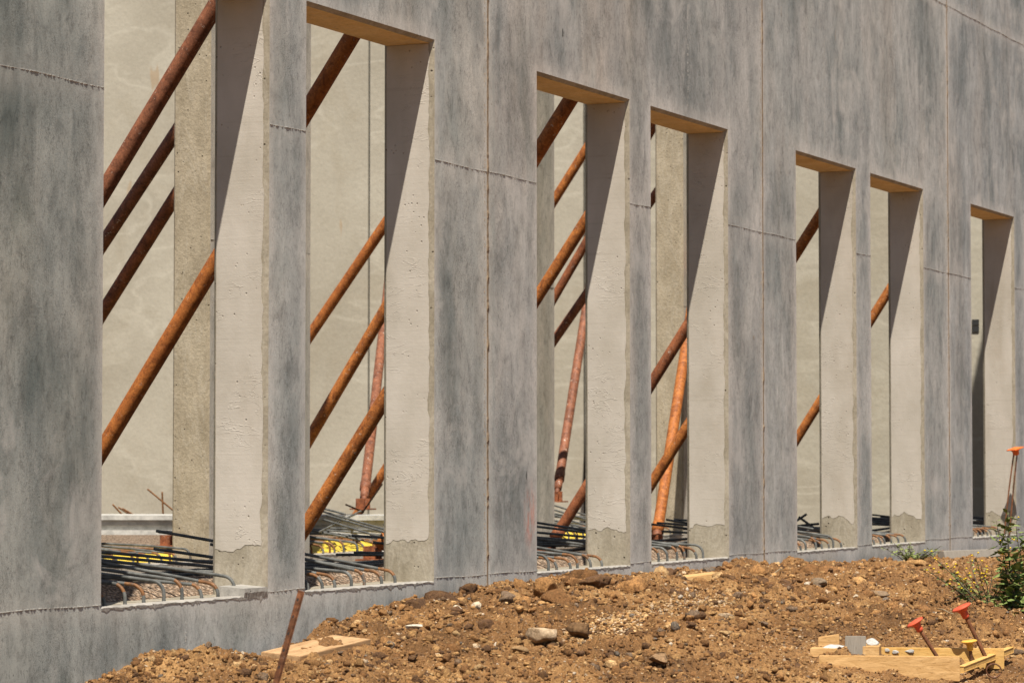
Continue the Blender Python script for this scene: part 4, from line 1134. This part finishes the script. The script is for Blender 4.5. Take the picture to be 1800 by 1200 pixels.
# nearest stake: punched flat steel leaning left in front of the wall
st_d = 9.6
ft = at_depth(482, 1212, st_d); tp = at_depth(530, 1038, st_d)
d = (tp - ft).normalized(); root = thing("steel_stake", "leaning rusty steel form stake with punched holes, nearest to the camera", "stake", ft - d * 0.16)
sx = rgt * 0.0115; sy = (fwd - d * fwd.dot(d)).normalized() * 0.006; sx = (sx - d * sx.dot(d))
mb = MB(); c = (ft - d * 0.2 + tp) / 2; mb.obox(c, sx, sy, (tp - ft + d * 0.2) / 2)
mb.obox(c + sx * 0.25 - sy * 1.25, sx * 0.22, sy * 0.32, (tp - ft + d * 0.19) / 2)
part("shaft", mb.mesh("shaft"), root, [M['stake']])
Ls_ = (tp - ft).length
for k in range(6):
    h0 = ft + d * (Ls_ * (0.06 + 0.17 * k)) - sy * 1.02 - sx * 0.38
    mb = MB(); V = [h0 - sy * 0.03] + [h0 + sx.normalized() * 0.0028 * math.cos(a) + d * 0.0055 * math.sin(a) for a in np.linspace(0, 2 * math.pi, 13)[:-1]]
    mb.add(V, [(0, 1 + i, 1 + (i + 1) % 12) for i in range(12)])
    part("nail_hole", mb.mesh("nail_hole"), root, [M['dark']])

# ------------------------------------------------------------------ weeds and twigs
def weed(base, height, label, stems, leafmat, leaf, nl, flowers=0, spread=0.25, seed=1, lean=(0, 0), bare=0.0):
    g = random.Random(seed); base = Vector(base)
    root = thing("weed_plant", label, "weed", base)
    sm = MB(); lf = MB(); FL = []
    for k in range(stems):
        a = g.uniform(0, 6.28); sp = g.uniform(0, spread) if stems > 1 else 0.0
        h = height * (1.0 if k == 0 else g.uniform(0.5, 0.95))
        tip = base + Vector((math.cos(a) * sp + lean[0], math.sin(a) * sp + lean[1], h))
        pts = []; ph1, ph2 = g.uniform(0, 6), g.uniform(0, 6)
        for i in range(9):
            t = i / 8; q = base.lerp(tip, t) ; q.x -= (tip.x - base.x) * 0.3 * math.sin(t * 3.14); q.x += 0.006 * math.sin(t * 9 + ph1); q.y += 0.006 * math.sin(t * 8 + ph2); pts.append(q)
        sm.tube(pts, [0.0042 * (1 - 0.65 * i / 8) * (0.8 + 0.5 * height) for i in range(9)], 6)
        for j in range(nl):
            t = bare + (1 - bare) * (j + g.random()) / nl; i = min(7, int(t * 8)); q = pts[i].lerp(pts[i+1], t * 8 - i)
            b = g.uniform(0, 6.28); el = g.uniform(-0.2, 0.8); ln = leaf * g.uniform(0.5, 1.15) * (1.15 - 0.6 * t)
            d = Vector((math.cos(b) * math.cos(el), math.sin(b) * math.cos(el), math.sin(el))); w = d.cross(Vector((0, 0, 1)) + Vector((g.uniform(-.5, .5), g.uniform(-.5, .5), 0))).normalized() * ln * g.uniform(0.16, 0.27)
            n_ = d.cross(w).normalized(); s0 = q + d * ln * 0.12
            m1 = s0 + d * ln * 0.42 + n_ * ln * 0.06; e = s0 + d * ln * 0.95 - Vector((0, 0, ln * g.uniform(0.05, 0.35)))
            lf.add([s0, m1 + w + n_ * ln * 0.08, m1, m1 - w + n_ * ln * 0.08, e, s0.lerp(e, 0.75) + w * 0.55, s0.lerp(e, 0.75) - w * 0.55],
                   [(0, 1, 2), (0, 2, 3), (2, 1, 5), (2, 5, 4), (3, 2, 6), (2, 4, 6)])
        for j in range(flowers):
            i = g.randint(5, 8) ; q = pts[i] + Vector((g.uniform(-.035, .035), g.uniform(-.035, .035), g.uniform(0.0, .03)))
            sm.tube([pts[i] if i < 8 else pts[8], q], 0.0009, 5)
            fl = MB()
            for r_ in range(7):
                b = r_ * 0.9; dv = Vector((math.cos(b), math.sin(b), 0.3)) * 0.010; wv = Vector((-math.sin(b), math.cos(b), 0)) * 0.0045
                fl.add([q, q + dv * 0.7 + wv, q + dv, q + dv * 0.7 - wv], [(0, 1, 2, 3)])
            fl.lathe(q - Vector((0, 0, 0.002)), Vector((0, 0, 1)), [(0.002, 0), (0.0055, 0.003), (0.004, 0.007), (0.0, 0.009)], 8); FL.append(fl)
    part("stem", sm.mesh("stem"), root, [M['stem']], True)
    part("leaves", lf.mesh("leaves"), root, [M[leafmat]])
    for fl in FL: part("flower", fl.mesh("flower"), root, [M['petal']])
    return root
p = ground_hit(1779, 1084)
k_ = (p - CAM).dot(fwd) / FPX
weed(p, 185 * k_, "tall dark stemmed weed with dense small leaves at the right edge", 4, 'leafA', 0.10, 74, 3, 0.08, 11)
p2 = ground_hit(1800, 1075); weed(p2, 160 * k_, "leafy weed partly cut by the right edge behind the tall one", 4, 'leafA', 0.09, 50, 3, 0.14, 12)
p3 = ground_hit(1735, 1078); weed(p3, 105 * k_, "sparse yellow flowered weed left of the tall dark stemmed one", 16, 'leafB', 0.055, 16, 4, 0.36, 13, (-0.12, 0.03), 0.05)
p4 = ground_hit(1752, 1086); weed(p4, 36 * k_, "low bushy green weed at the foot of the tall one", 8, 'leafB', 0.065, 16, 0, 0.14, 14)
p5 = ground_hit(1694, 1060); weed(p5, 38 * k_, "small dark green seedling right above the taller capped stake", 5, 'leafA', 0.06, 13, 0, 0.05, 15)
p6 = on_y(1600, 984, -0.25); p6.z = float(smooth_h(p6.x, p6.y))
weed(p6, 0.17, "small pale green shrub growing at the foot of the wall under the sixth opening", 16, 'leafB', 0.055, 26, 0, 0.28, 16)
def twig(A_, B_, label, r=0.0035):
    a, b = ground_hit(*A_), ground_hit(*B_); a.z += 0.025; b.z += 0.03
    mid = (a + b) / 2; mb = MB()
    mb.tube([a - mid, (a - mid) * 0.4 + Vector((0.01, 0, 0.006)), (b - mid) * 0.5 + Vector((0, 0.01, 0.004)), b - mid], [r, r, r * 0.8, r * 0.5], 7)
    o = link("dry_twig", mb.mesh("dry_twig"), None, True, [M['stemp']]); o.location = mid
    tag(o, label, "twig")
twig((1566, 1004), (1594, 1020), "dry straw coloured twig on the slope below the small shrub", 0.005)
twig((1647, 1078), (1681, 1091), "dry twig lying between the two leaning orange caps")
twig((1720, 1050), (1738, 1066), "thin dry stalk bent beside the sparse flowering weed")
twig((1360, 1015), (1378, 1008), "short dry twig near the top of the mound under the fifth opening")
